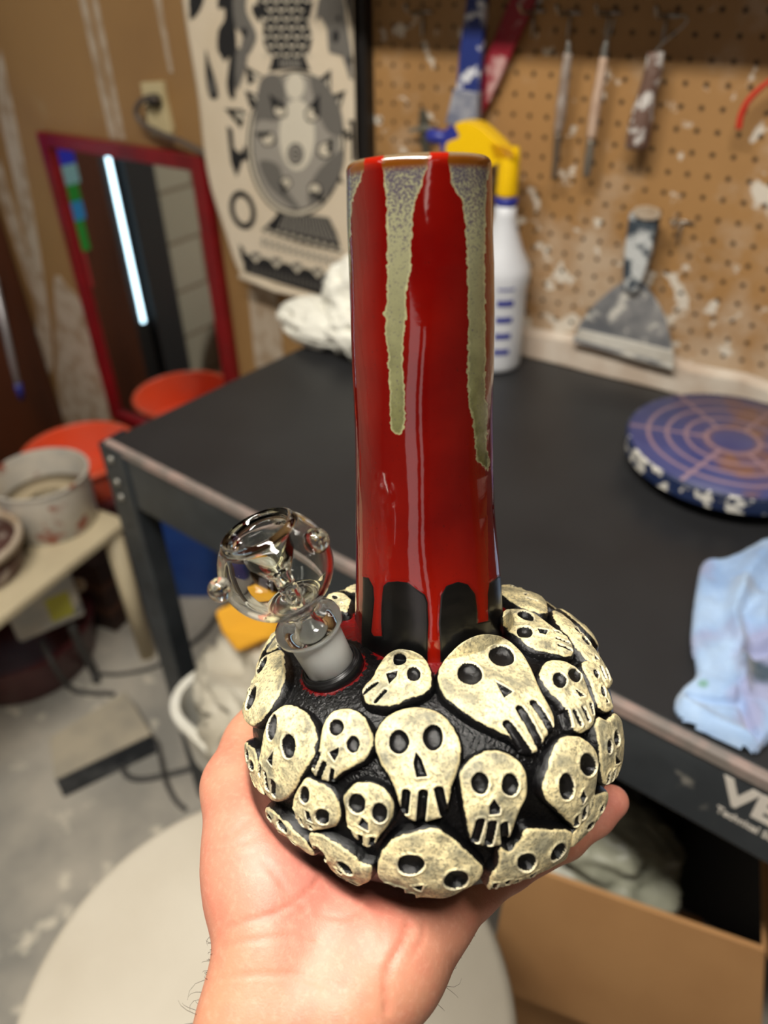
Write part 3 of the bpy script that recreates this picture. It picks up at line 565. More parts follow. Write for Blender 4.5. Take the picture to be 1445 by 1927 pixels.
H = H+(foldline([(1300, 1310), (1340, 1318), (1390, 1322)], .0035, -.0118)+foldline([(1390, 1300), (1410, 1360), (1424, 1395)], .0040, -.008)+foldline([(1395, 1110), (1376, 1160), (1384, 1200), (1398, 1240), (1392, 1300)], .007, .012)+foldline([(1440, 1050), (1400, 1090), (1390, 1130)], .012, .012)+foldline([(1445, 1225), (1400, 1230)], .006, -.010)+foldline([(1276, 1320), (1340, 1356), (1425, 1400)], .007, .006)+foldline([(1445, 1140), (1430, 1180), (1445, 1210)], .012, .014))*np.clip(d/.006, 0, 1)
xy = np.c_[U.ravel(), W.ravel(), np.zeros(U.size)]; H = H.ravel()+.0035*fbm(xy, 22, 3, 4.0)*np.clip(d.ravel()/.01, 0, 1)+.0006*fbm(xy, 200, 2, 1.0)
mask = (d[:-1, :-1] > 0) & (d[1:, 1:] > 0); fq = grid_faces(nu, nv_, mask); vt = np.c_[U.ravel(), W.ravel(), ZT+.0015+np.maximum(H, .0040)]
tm, nt, b = base_mat('blue_terry', (150, 178, 214), .95); b.inputs['Sheen Weight'].default_value = .3
c = mixc(nt, ramp(nt, tex(nt, 16, 4).outputs[0], .38, .62), (164, 190, 222), (134, 164, 206)); c = mixc(nt, mth(nt, 'MULTIPLY', ramp(nt, tex(nt, 7, 3).outputs[0], .54, .60), .7), c, (150, 146, 178)); c = mixc(nt, ramp(nt, attr(nt, 'stain'), .2, .8), c, (54, 74, 90)); c = mixc(nt, ramp(nt, attr(nt, 'spot'), .2, .8), c, (116, 158, 150)); nt.links.new(c, b.inputs['Base Color']); bump(nt, b, tex(nt, 500, 3).outputs[0], .6, .001)
def blob(x, y, r): p_ = onz(x, y, ZT+.012)[:2]; return np.clip(1.3-np.hypot(U-p_[0], W-p_[1]).ravel()/r+.5*fbm(xy, 40, 2, 8.0), 0, 1)
vt, ff, at = compact(vt, fq, blob(1432, 1262, .020), blob(1322, 1290, .006)); vb = vt.copy(); vb[:, 2] = ZT+.0008
tag(obj('towel', np.vstack([vt]), ff, tm, attrs={'stain': at[0], 'spot': at[1]}), 'light blue terry towel with dark stains crumpled on the bench', 'towel')
# ============================================================ LEFT SIDE AND FLOOR
# --- low cream table
zt = 0.415
FRc = onz(240, 976, zt); fa = onz(0, 1163, zt)-FRc; e2 = nrm(fa); e1 = np.array([e2[1], -e2[0], 0]); e1 = e1 if e1[0] < 0 else -e1
lt = empty('low_table', FRc+e1*.3+e2*.25, 'low cream plastic table beside the bench leg holding clay tubs', 'table'); lt.location[2] = 0
m_cream = mat('cream_table', (206, 192, 160), .5, col2=(190, 176, 146), sc=8)
a, b_, c_, d_ = FRc, FRc+e1*.46, FRc+e1*.46+e2*.62, FRc+e2*.62; dz = np.array([0, 0, .022])
v, f = hexa([a-dz, b_-dz, c_-dz, d_-dz][::-1], [a, b_, c_, d_][::-1]); obj('table_top', v, f, m_cream, lt, flat=True, bevel=.005)
for p_ in (a+e1*.026+e2*.03, b_-e1*.03+e2*.03, c_-e1*.03-e2*.03, d_+e1*.03-e2*.03):
    q = p_.copy(); q[2] = 0; v, f = tube([q, p_-dz], [.019, .021], 16); obj('leg', v, f, m_cream, lt)
# --- round translucent tub
zr = zt+.125; tc_ = onz(72, 890, zr); tc_ = np.array([tc_[0], tc_[1], zt]); kk = project(onz(72, 890, zr))[2]/FPX; R1 = 88*kk
m_tub = mat('cloudy_plastic', (208, 200, 186), .45, col2=(178, 176, 170), sc=16, spot=(150, 66, 42), ssc=20, slo=.60, shi=.66)
v, f = lathe(tc_, (0, 0, 1), [(.0005, .001), (.0005, R1*.90), (.004, R1*.93), (.118, R1), (.120, R1*1.035), (.125, R1*1.035), (.125, R1*.985), (.006, R1*.90), (.006, .001)], 56)
t = empty('plastic_tub', tc_, 'round cloudy plastic tub with orange clay splashes on the low table', 'tub'); obj('tub_wall', v, f, m_tub, t, angle=40)
v, f = lathe(tc_, (0, 0, 1), [(.060, .001), (.064, R1*.5), (.063, R1*.94)], 40); obj('clay_slip', v, f, mat('pale_slip', (182, 166, 136), .5), t)
# --- brown basin with white crusted rim
zb = zt+.085; bc = onz(-72, 1016, zb); kk = project(bc)[2]/FPX; bc = np.array([bc[0], bc[1], zt]); R2 = 100*kk
t = empty('clay_basin', bc, 'brown plastic basin with white crusted rim at the left edge of the low table', 'basin')
v, f = lathe(bc, (0, 0, 1), [(.0005, .001), (.0005, R2*.80), (.010, R2*.86), (.072, R2*.97)], 56); obj('basin_wall', v, f, mat('brown_plastic', (92, 62, 56), .45, spot=(170, 158, 148), ssc=20, slo=.60, shi=.72), t)
v, f = lathe(bc, (0, 0, 1), [(.068, R2*.95), (.066, R2*1.04), (.080, R2*1.06), (.087, R2*1.0), (.082, R2*.93), (.06, R2*.88)], 56, closed=True); obj('crusted_rim', v, f, m_plaster, t)
v, f = lathe(bc, (0, 0, 1), [(.060, .001), (.062, R2*.5), (.064, R2*.90)], 40); obj('clay_slip', v, f, mat('grey_slip', (150, 142, 128), .6), t)
# --- orange basin on a maroon drum
oc = np.array([-1.600, .915, 0]); RB = .140; zr = .370
m_or = mat('orange_plastic', (232, 84, 46), .4, col2=(216, 104, 80), sc=7, lo=.4, hi=.75)
t = empty('orange_bucket', oc+np.array([0, 0, .272]), 'orange plastic basin in front of the mirror, set on a maroon drum', 'bucket')
v, f = lathe(oc, (0, 0, 1), [(.2735, .001), (.2735, RB*.84), (.278, RB*.86), (.362, RB*.99), (.364, RB*1.05), (.370, RB*1.05), (.371, RB*.99), (.282, RB*.83), (.280, .001)], 64); obj('bucket_wall', v, f, m_or, t, angle=40)
v, f = lathe(oc, (0, 0, 1), [(.362, RB*1.0), (.358, RB*1.055), (.372, RB*1.06), (.373, RB*.98)], 64, closed=True); obj('bucket_rim', v, f, mat('orange_rim', (232, 96, 62), .4, spot=(190, 150, 134), ssc=14, slo=.6, shi=.7), t)
m_mar = mat('maroon_plastic', (84, 36, 40), .5, col2=(104, 52, 52), sc=9)
v, f = lathe(oc, (0, 0, 1), [(.0005, .001), (.0005, .125), (.008, .132), (.255, .142), (.262, .146), (.272, .146), (.272, .001)], 56); t = empty('maroon_drum', oc, 'maroon drum standing in front of the mirror under the orange basin', 'drum'); obj('drum_body', v, f, m_mar, t, angle=40)
# salmon coloured bucket, seen in the mirror
sc0 = np.array([-1.80, .30, 0]); t = empty('salmon_bucket', sc0, 'salmon pink bucket that shows only in the mirror', 'bucket')
v, f = lathe(sc0, (0, 0, 1), [(.0005, .001), (.0005, .10), (.008, .105), (.40, .13), (.41, .136), (.42, .136), (.42, .12), (.02, .10), (.02, .001)], 48); obj('bucket_wall', v, f, mat('salmon_plastic', (220, 110, 92), .5), t, angle=40)
# --- broom handle against the corner
t = empty('broom', (-1.88, .95, 0), 'thin silver broom handle with a blue grip ring in the left corner', 'broom')
b0, b1 = onz(62, 830, .22), ony(-12, 520, 1.02); b0 = ony(60, 850, .99)
v, f = tube([b0, b1], .009, 14); obj('broom_handle', v, f, mat('silver_tube', (170, 168, 170), .35, .6), t)
d_ = b1-b0; v, f = tube([b0+d_*.34, b0+d_*.43], .013, 14); obj('grip_ring', v, f, m_blu, t)
v, f = tube([b0-d_*.05, b0+d_*.16], .0115, 14); obj('lower_sleeve', v, f, mat('pink_sleeve', (168, 90, 84), .5), t)
v, f = box(b0+np.array([0, 0, -.10]), (.20, .05, .06)); obj('broom_head', v, f, m_mar, t, flat=True, bevel=.01)
# --- maroon floor pot and brown crate under the low table
pc0 = onz(20, 1330, 0); pc0 = pc0+np.array([-.10, .12, 0])
t = empty('maroon_tub', pc0, 'dark maroon tub standing on the floor under the low table', 'tub')
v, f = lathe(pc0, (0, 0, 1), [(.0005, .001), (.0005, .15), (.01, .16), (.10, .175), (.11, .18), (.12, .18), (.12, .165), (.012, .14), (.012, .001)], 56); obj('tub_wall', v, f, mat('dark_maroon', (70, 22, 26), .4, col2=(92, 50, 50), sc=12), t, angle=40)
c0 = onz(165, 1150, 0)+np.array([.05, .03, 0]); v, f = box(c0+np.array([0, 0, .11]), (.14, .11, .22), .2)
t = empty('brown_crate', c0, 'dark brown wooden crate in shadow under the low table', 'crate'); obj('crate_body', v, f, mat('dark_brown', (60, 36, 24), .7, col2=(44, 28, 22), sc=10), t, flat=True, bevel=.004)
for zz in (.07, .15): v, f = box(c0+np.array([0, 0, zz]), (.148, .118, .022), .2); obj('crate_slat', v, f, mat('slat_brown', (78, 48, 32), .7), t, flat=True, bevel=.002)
# --- blue bin behind the bench leg
bb = onz(300, 1128, 0)+np.array([.02, .11, 0])
t = empty('blue_bin', bb, 'blue plastic bin standing against the wall behind the bench leg', 'bin')
def rrect(c, w, d, r, z, yaw=0, n=6):
    o = []
    for k, (sx, sy) in enumerate([(1, 1), (-1, 1), (-1, -1), (1, -1)]):
        for j in range(n): a = math.pi/2*(k+j/(n-1)); o.append((sx*(w/2-r)+r*math.cos(a), sy*(d/2-r)+r*math.sin(a)))
    ca, sa = math.cos(yaw), math.sin(yaw); return np.array([[c[0]+x*ca-y*sa, c[1]+x*sa+y*ca, z] for x, y in o])
def loft(rings, caps=True, open_top=False):
    n = len(rings[0]); V = np.vstack(rings); F = [(i*n+j, i*n+(j+1) % n, (i+1)*n+(j+1) % n, (i+1)*n+j) for i in range(len(rings)-1) for j in range(n)]
    if caps: F += [tuple(range(n-1, -1, -1)), tuple((len(rings)-1)*n+j for j in range(n))]
    return V, F
def tubm(c, w, d, r, h, taper, yaw, wall=.006, n=6, lip=.008):
    R = [rrect(c, w*taper, d*taper, r, .0008, yaw, n), rrect(c, w*(taper+1)/2, d*(taper+1)/2, r, h*.5, yaw, n), rrect(c, w, d, r, h-.014, yaw, n), rrect(c, w+2*lip, d+2*lip, r+lip, h-.012, yaw, n), rrect(c, w+2*lip, d+2*lip, r+lip, h, yaw, n), rrect(c, w-2*wall, d-2*wall, r-wall, h, yaw, n), rrect(c, w*taper-2*wall, d*taper-2*wall, r-wall, wall, yaw, n)]
    for q in R: q[:, 2] += c[2]
    return loft(R)
v, f = tubm(bb, .22, .17, .05, .29, .84, .55); obj('bin_body', v, f, mat('royal_blue', (24, 62, 134), .4, col2=(36, 78, 150), sc=8), t, angle=35)
# --- grey box with yellow label, under the low table
g0, g1 = onz(38, 1212, .19), onz(162, 1158, .19); ex = nrm(g1-g0); ey = np.array([-ex[1], ex[0], 0]); ey = ey if ey[1] > 0 else -ey; w_ = np.linalg.norm(g1-g0)
t = empty('control_box', (g0+g1)/2, 'grey clay-dusted control box with a yellow label hung under the low table', 'control box')
hz = np.array([0, 0, .150]); v, f = hexa([g0, g1, g1+ey*.13, g0+ey*.13], [g0+hz, g1+hz, g1+ey*.13+hz, g0+ey*.13+hz]); obj('box_case', v, f, mat('grey_metal', (176, 176, 172), .55, col2=(208, 200, 184), sc=12, lo=.4, hi=.6, spot=(96, 102, 110), ssc=18, slo=.62, shi=.7), t, flat=True, bevel=.008)
l0 = g0+ex*w_*.52-ey*.0012+np.array([0, 0, .020]); v, f = hexa([l0, l0+ex*w_*.34, l0+ex*w_*.34+ey*.001, l0+ey*.001], [l0+hz*.45, l0+ex*w_*.34+hz*.45, l0+ex*w_*.34+ey*.001+hz*.45, l0+ey*.001+hz*.45]); obj('yellow_label', v, f, mat('yellow_label_paint', (196, 192, 74), .6), t, flat=True)
v, f = ball(g1+ey*.05+ex*.012+np.array([0, 0, .05]), .016, 20, 12); obj('dial_knob', v, f, m_plaster, t)
for s in (.2, .8):
    p_ = g0+ex*w_*s+ey*.06; v, f = tube([p_+hz*.98, np.array([p_[0], p_[1], zt-.0225])], .006, 8); obj('hanger', v, f, m_steel, t)
# --- grey foot pedal
q = [onz(x, y, .068) for x, y in [(103, 1466), (92, 1388), (236, 1300), (285, 1380)]]; q[3] = q[0]+(q[3]-q[0]); t = empty('foot_pedal', sum(q)/4*np.array([1, 1, 0]), 'flat grey foot pedal with a dark front edge lying on the concrete', 'foot pedal')
dn_ = np.array([0, 0, .006]); v, f = hexa([x-dn_ for x in q][::-1], [x for x in q][::-1]); obj('pedal_plate', v, f, mat('dusty_plate', (176, 166, 146), .6, col2=(150, 144, 130), sc=10), t, flat=True, bevel=.002)
v, f = hexa([x*np.array([1, 1, 0])+np.array([0, 0, .0006]) for x in q][::-1], [x-dn_*1.05 for x in q][::-1]); obj('pedal_base', v, f, mat('black_iron', (40, 44, 50), .5, col2=(90, 92, 94), sc=20, lo=.5, hi=.7), t, flat=True, bevel=.003)
# --- cables on the floor
m_cab = mat('dark_cable', (64, 62, 60), .6)
CB = [([(78, 1205), (100, 1250), (128, 1290), (160, 1303), (215, 1306)], 'dark cable dropping from the control box onto the floor', (.16, .13, .03, .006, .006), .006),
      ([(135, 1178), (150, 1215), (176, 1262), (182, 1282)], 'thick clay-caked cable hanging beside the control box', (.19, .12, .02, .010), .010),
      ([(186, 1268), (230, 1268), (290, 1255), (330, 1230)], 'thin cable running along the floor to the bench leg', (.006,)*4, .0045),
      ([(228, 1438), (240, 1460), (270, 1466), (320, 1456), (362, 1446)], 'short dark cable curling from the foot pedal', (.012, .008, .006, .006, .006), .006),
      ([(292, 1392), (302, 1424), (312, 1470), (330, 1505), (350, 1524)], 'long dark cable crossing the floor toward the stool', (.03, .012, .019, .012, .006), .005),
      ([(455, 1110), (415, 1150), (385, 1190), (355, 1215)], 'grey cable under the bench behind the bench leg', (.006,)*4, .006)]
for k, (pts, lab, zz, r) in enumerate(CB):
    p3 = smooth([onz(x, y, z) for (x, y), z in zip(pts, zz)], 6, False); v, f = tube(p3, r, 10); tag(obj('cable', v, f, m_cab), lab, 'cable')
# --- round stool
zs = .60; pts = [(20, 1900), (100, 1760), (200, 1640), (300, 1560), (400, 1510), (925, 1700), (950, 1780), (963, 1850), (960, 1927)]
q = np.array([onz(*p, zs) for p in pts])[:, :2]; Am = np.c_[2*q, np.ones(len(q))]; s = np.linalg.lstsq(Am, (q**2).sum(1), rcond=None)[0]; sr = math.sqrt(s[2]+s[0]**2+s[1]**2); stc = np.array([s[0], s[1], 0])
st = empty('stool', stc, 'round stool with a smooth pale beige seat below the hand', 'stool')
m_seat = mat('beige_vinyl', (192, 184, 168), .55, col2=(180, 171, 154), sc=5)
v, f = lathe(stc, (0, 0, 1), [(zs-.050, .02), (zs-.050, sr*.95), (zs-.044, sr*.985), (zs-.012, sr), (zs-.003, sr*.985), (zs, sr*.95), (zs+.002, sr*.6), (zs+.003, .001)], 96); obj('seat', v, f, m_seat, st)
v, f = lathe(stc, (0, 0, 1), [(zs-.030, sr*.994), (zs-.026, sr*1.006), (zs-.022, sr*.996)], 96, closed=True); obj('seat_piping', v, f, mat('pale_piping', (176, 166, 146), .6), st)
for k in range(4):
    a = math.pi/4+k*math.pi/2; p0 = stc+np.array([math.cos(a), math.sin(a), 0])*sr*.95; p1 = stc+np.array([math.cos(a)*sr*.6, math.sin(a)*sr*.6, zs-.050]); v, f = tube([p0, p1], .011, 14); obj('leg', v, f, m_steel, st)
v, f = lathe(stc, (0, 0, 1), [(.20, sr*.84), (.208, sr*.85), (.216, sr*.84), (.208, sr*.82)], 64, closed=True); obj('foot_ring', v, f, m_steel, st)
# --- white tub lined with a plastic bag
zq = .48; e_a = onz(318, 1322, zq); e_b = onz(430, 1428, zq); dr_ = nrm(e_b-e_a); yaw = math.atan2(dr_[1], dr_[0]); pn = np.array([-dr_[1], dr_[0], 0]); pn = pn if pn@(np.array([0, 1, 0])) > 0 else -pn
wc_ = e_a+dr_*.185+pn*.128; wc_ = np.array([wc_[0], wc_[1], 0])
t = empty('white_tub', wc_+np.array([0, 0, zq-.11]), 'white plastic tub under the bench beside the hand, lined with a clear bag', 'tub')
v, f = tubm(wc_+np.array([0, 0, zq-.11]), .40, .27, .06, .11, .97, yaw, n=8, lip=.008); obj('tub_wall', v, f, mat('white_plastic', (222, 220, 210), .4, col2=(204, 198, 180), sc=6), t, angle=35)
V, F = lumpy((0, 0, 0), (.21, .145, .095), .22, 2.2, 12.0, 60, 96, ridged=True); ca, sa = math.cos(yaw), math.sin(yaw); V = np.c_[V[:, 0]*ca-V[:, 1]*sa, V[:, 0]*sa+V[:, 1]*ca, V[:, 2]]; V[:, 2] = np.maximum(V[:, 2], -.05)
m_bag = mat('milky_bag', (200, 194, 178), .3, col2=(176, 168, 150), sc=12, bmp=.5, bsc=22, bdist=.01)
tag(obj('plastic_bag', V+wc_+pn*.02+dr_*.02+np.array([0, 0, zq+.0]), F, m_bag), 'crumpled milky plastic bag bulging out of the white tub', 'bag')
# --- yellow sponge block on the bag
ys_ = float(project(wc_+np.array([0, 0, zq]))[2])-.03; yo = P(478, 1180, ys_); ct_ = empty('carton', wc_, 'plain beige carton on the floor carrying the white tub', 'carton'); v, f = box(wc_+np.array([0, 0, (zq-.112)/2]), (.33, .21, zq-.113), yaw); obj('carton_body', v, f, mat('beige_card', (150, 138, 118), .8, col2=(132, 120, 102), sc=8), ct_, flat=True, bevel=.003)
for s in (-1, 1): v, f = box(wc_+pn*s*.052+np.array([0, 0, zq-.1116]), (.328, .102, .0012), yaw); obj('carton_flap', v, f, mat('beige_card_flap', (158, 146, 126), .8), ct_, flat=True)
t = empty('yellow_sponge', yo-np.array([0, 0, .04]), 'yellow block with a dark top lying on the plastic bag behind the glass bowl', 'sponge')
a0, a1, a2, a3 = P(404, 1150, ys_+0.000), P(446, 1228, ys_+0.000), P(560, 1200, ys_+0.020), P(540, 1140, ys_+0.040)
v, f = prism([a0, P(418, 1190, ys_+0.000), a1, P(500, 1205, ys_+0.000), a2, a3, P(450, 1128, ys_+0.020)], nrm(ray(480, 1180))*.05); obj('sponge_body', v, f, mat('ochre_foam', (222, 160, 34), .8, bmp=.3, bsc=80), t, flat=True, bevel=.006)
v, f = prism([P(425, 1085, ys_+0.040), P(448, 1130, ys_+0.018), P(545, 1165, ys_+0.020), P(600, 1170, ys_+0.040), P(600, 1060, ys_+0.060), P(500, 1060, ys_+0.060)], nrm(ray(480, 1180))*.05); obj('sponge_top', v, f, mat('dark_ochre', (70, 44, 10), .8), t, flat=True, bevel=.006)
# --- open cardboard box
zx = .52; k0, k1 = onz(1040, 1640, zx), onz(1440, 1780, zx); kd = nrm(k1-k0); kw = np.linalg.norm(k1-k0); kn_ = np.array([-kd[1], kd[0], 0]); kn_ = kn_ if kn_[1] > 0 else -kn_
m_card = mat('cardboard', (176, 132, 84), .8, col2=(164, 120, 74), sc=6, bmp=.15, bsc=30); m_card2 = mat('cardboard_edge', (190, 150, 104), .85)
t = empty('cardboard_box', ((k0+k1)/2+kn_*.15)*np.array([1, 1, 0]), 'open brown cardboard box with a folded front flap under the bench', 'box')
k0 = onz(962, 1613, zx); kw = (k1-k0)@kd; th_ = .004; Dp = .20
def panel(name, p, du, dw, m=m_card):
    n_ = nrm(np.cross(du, dw))*th_; v, f = hexa([p, p+du, p+du+n_, p+n_], [p+dw, p+du+dw, p+du+dw+n_, p+dw+n_]); return obj(name, v, f, m, t, flat=True, bevel=.0012)
Z1 = np.array([0, 0, 1.]); f0 = k0*np.array([1, 1, 0])+Z1*.001
panel('box_side', f0, kd*kw, Z1*(zx-.001)); panel('box_side', f0+kn_*Dp, kd*kw, Z1*(zx-.34)); panel('box_side', f0, kn_*Dp, Z1*(zx-.34)); panel('box_side', f0+kd*kw, kn_*Dp, Z1*(zx-.34)); panel('box_bottom', f0+Z1*.003, kd*kw, kn_*Dp)
fl_ = -kn_*.045-Z1*.235; w0 = k0-kn_*.006; w1 = w0+kd*kw; nf = nrm(np.cross(kd, fl_))*th_; v, f = hexa([w0+fl_, w1+fl_+kd*.055, w1+fl_+kd*.055+nf, w0+fl_+nf], [w0, w1, w1+nf, w0+nf]); obj('flap', v, f, m_card, t, flat=True, bevel=.0012); panel('flap', k0-kd*.004, kn_*.12, -kd*.05-Z1*.07)
panel('flap', k0+kd*kw, kn_*Dp*.9, kd*.06-Z1*.10)
# --- pale bag in the box shadow, black bins added to darken the space below the bench
gx = onz(1090, 1640, .50)+kn_*.10; V, F = lumpy((0, 0, 0), (.12, .075, .07), .22, 1.3, 21.0, 50, 80, ridged=True); 
tag(obj('plastic_bag', V+gx*np.array([1, 1, 0])+Z1*.41, F, mat('greenish_bag', (150, 150, 132), .4, col2=(110, 112, 98), sc=10)), 'pale greenish plastic bag spilling from the cardboard box', 'bag')
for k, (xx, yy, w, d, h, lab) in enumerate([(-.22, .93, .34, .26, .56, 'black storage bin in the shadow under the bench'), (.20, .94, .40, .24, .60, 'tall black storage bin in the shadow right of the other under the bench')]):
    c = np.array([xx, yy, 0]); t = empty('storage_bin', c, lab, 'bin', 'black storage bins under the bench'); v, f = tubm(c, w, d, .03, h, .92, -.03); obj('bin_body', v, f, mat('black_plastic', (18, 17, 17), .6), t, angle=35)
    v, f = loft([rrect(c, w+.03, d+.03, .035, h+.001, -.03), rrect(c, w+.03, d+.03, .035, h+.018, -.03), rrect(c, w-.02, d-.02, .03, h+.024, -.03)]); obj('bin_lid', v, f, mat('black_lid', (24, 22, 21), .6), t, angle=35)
# ============================================================ THE WATER PIPE
TILT = math.radians(19.3)
A_c = nrm((-0.04, -math.cos(TILT), -math.sin(TILT))); X_c = nrm(np.array([1.0, 0, 0])-A_c*A_c[0]); Z_c = np.cross(X_c, A_c)
if Z_c[2] > 0: Z_c = -Z_c                      # Z_c faces the camera
ZV = 0.31; O_c = np.array([(811.0-CX)/FPX*ZV, (1358.9-CY)/FPX*ZV, ZV]); EA, EC, ECB = 0.0776, 0.0508, 0.0508
INS = 0.0052; BA, BC = EA-INS, EC-INS          # clay body inside the skulls
NT, NB = 3.1, 2.1                              # squareness of the upper and lower half
A_w, X_w, Z_w, O_w = M@A_c, M@X_c, M@Z_c, cw(O_c)
def vw(x, a, z): return O_w+np.multiply.outer(np.asarray(x), X_w)+np.multiply.outer(np.asarray(a), A_w)+np.multiply.outer(np.asarray(z), Z_w)
pipe = empty('water_pipe', O_w-A_w*EC, 'handmade ceramic water pipe with red drip-glazed neck and skull-covered round base', 'water pipe')
def gauge(q):
    n = np.where(q[..., 1] > 0, NT, NB); return (np.hypot(q[..., 0], q[..., 2])**n+np.abs(q[..., 1])**n)**(1/n)
def on_shape(q): return q/gauge(q)[..., None]
def hit(px, py, a=EA-0.0004, c=EC-0.0004):
    """unit vector (normalised ellipsoid space: X, A, Z) where a pixel's ray meets the round base"""
    d = np.array([(px-CX)/FPX, (py-CY)/FPX, 1.0]); S = np.array([X_c/a, A_c/c, Z_c/a])
    o = S@(-O_c); w = S@d; t = np.linspace(.20, .42, 500); g = gauge(o+t[:, None]*w); i = np.where(g < 1)[0]
    if len(i) == 0: q = o+w*t[np.argmin(g)]
    else:
        a_, b_ = t[i[0]-1], t[i[0]]
        for _ in range(18):
            m_ = (a_+b_)/2
            if gauge(o+w*m_) < 1: b_ = m_
            else: a_ = m_
        q = o+w*b_
    return q/np.linalg.norm(q)
# --- round clay body
n1, n2 = 220, 130
th = np.linspace(0, 2*np.pi, n1, endpoint=False); ph = np.linspace(-math.pi/2, math.pi/2, n2)
V = []; 
for p_ in ph:
    q_ = on_shape(np.stack([math.cos(p_)*np.cos(th), np.full(n1, math.sin(p_)), math.cos(p_)*np.sin(th)], -1)); V.append(vw(BA*q_[:, 0], BC*q_[:, 1], BA*q_[:, 2]))
V = np.vstack(V); nz = fbm(V, 60, 3, 2.0); V = V+(V-O_w)/np.linalg.norm(V-O_w, axis=1)[:, None]*(nz*0.0007)[:, None]
F = [(i*n1+j, i*n1+(j+1) % n1, (i+1)*n1+(j+1) % n1, (i+1)*n1+j) for i in range(n2-1) for j in range(n1)]
gq = on_shape(hit(626, 1258, BA, BC)); G_w = vw(gq[0]*BA, gq[1]*BC, gq[2]*BA)          # grommet centre
rel = (V-O_w); s_ = rel@A_w; rad = np.linalg.norm(rel-np.outer(s_, A_w), axis=1)
dg = 0.0128-np.linalg.norm(V-G_w, axis=1)
ang = np.arctan2(rel@X_w, rel@Z_w)
dt = 0.0322+0.0035*np.sin(ang*3+0.8)+0.002*np.sin(ang*7)-rad; dt[s_ < 0] = -1
dr = np.maximum(dg, dt)
def glaze_body():
    m, nt, b = base_mat('black_glaze', (14, 14, 15), 0.16); b.inputs['Specular IOR Level'].default_value = 0.38
    n = tex(nt, 700, 4).outputs[0]; red = ramp(nt, mth(nt, 'ADD', mth(nt, 'MULTIPLY', attr(nt, 'red'), 1000.0), mth(nt, 'MULTIPLY', mth(nt, 'SUBTRACT', n, 0.5), 4.0)), 0.0, 0.5)
    c = mixc(nt, red, (8, 8, 9), (96, 6, 8)); nt.links.new(c, b.inputs['Base Color'])
    bump(nt, b, tex(nt, 600, 4, 0.6).outputs[0], 0.8, 0.0010); nt.links.new(ramp(nt, tex(nt, 160).outputs[0], 0.3, 0.9), b.inputs['Coat Roughness'])
    b.inputs['Roughness'].default_value = 0.18; return m
obj('base_body', V, F, glaze_body(), pipe, attrs={'red': dr})
# --- neck
TY = [(296, 649, 925), (400, 651, 928), (500, 654, 932), (600, 657, 932), (700, 661, 931), (800, 664, 928), (880, 666, 928), (950, 668, 931), (1020, 669, 937), (1090, 669, 942), (1150, 668, 945), (1230, 668, 947)]
sv = np.linspace(0, .23, 400); pj = np.array([[CY+FPX*p[1]/p[2], p[2], CX+FPX*p[0]/p[2]] for p in (O_c+A_c*s for s in sv)])
S_top = float(np.interp(-302, -pj[:, 0], sv)); S_bot = 0.030
def neck_rc(s):
    y, z, x = [np.interp(s, sv, pj[:, k]) for k in range(3)]
    L = np.interp(y, [t[0] for t in TY], [t[1] for t in TY]); R = np.interp(y, [t[0] for t in TY], [t[2] for t in TY])
    r = (R-L)/2/FPX*z*0.988; off = ((R+L)/2-x)/FPX*z; return r, off
n1 = 300; ss = np.linspace(S_bot, S_top-0.0022, 620); th = np.linspace(0, 2*np.pi, n1, endpoint=False)
rows = []; 
for s in ss:
    r, off = neck_rc(s); wob = 1+0.010*np.sin(2*th+s*30)+0.006*np.sin(3*th-s*50+1)+0.004*np.sin(5*th+s*120)
    if s > S_top-0.010: r = r*(1+0.0)
    rr = r*(wob if s < S_top-.02 else 1+(wob-1)*max(0, (S_top-.002-s)/.018))
    rows.append((s, rr, off))
rt, ot = neck_rc(S_top)
for k in range(1, 9):                          # rounded lip then inner wall
    t = k/8*math.pi; rows.append((S_top-0.0022+0.0022*math.sin(t), np.full(n1, rt-0.0023+0.0023*math.cos(t)), ot))
for s in np.linspace(S_top-0.004, S_top-0.10, 12): rows.append((s, np.full(n1, rt-0.0048), ot))
rows.append((S_top-0.10, np.full(n1, 0.0005), ot))
V = np.vstack([vw(rr*np.cos(th)+off, np.full(n1, s), rr*np.sin(th)) for s, rr, off in rows])
m_ = len(rows); F = [(i*n1+j, i*n1+(j+1) % n1, (i+1)*n1+(j+1) % n1, (i+1)*n1+j) for i in range(m_-1) for j in range(n1)]
S_all = np.repeat([r[0] for r in rows], n1); TH = np.tile(th, m_); inner = np.repeat([1 if k > len(ss)+6 else 0 for k in range(m_)], n1)
px, py, _ = project(V); front = np.sin(TH) > -0.12
def c6(x, y): return (600+x/3.803, 260+y/3.803)
def c7(x, y): return (600+x/3.636, 760+y/3.636)
G1 = [c6(*p) for p in [(468, 60), (785, 60), (778, 200), (765, 250), (745, 310), (710, 400), (690, 460), (672, 520), (668, 700), (655, 800), (660, 900), (650, 980), (625, 1100), (625, 1250), (615, 1400), (600, 1500), (600, 1600), (612, 1800)]]+[c7(*p) for p in [(590, 0), (592, 80), (590, 130), (565, 200), (535, 207), (495, 180), (490, 130), (485, 60)]]+[c6(*p) for p in [(510, 1900), (500, 1700), (490, 1500), (470, 1400), (478, 1300), (464, 1255), (485, 1180), (485, 900), (485, 600), (475, 450), (470, 300)]]
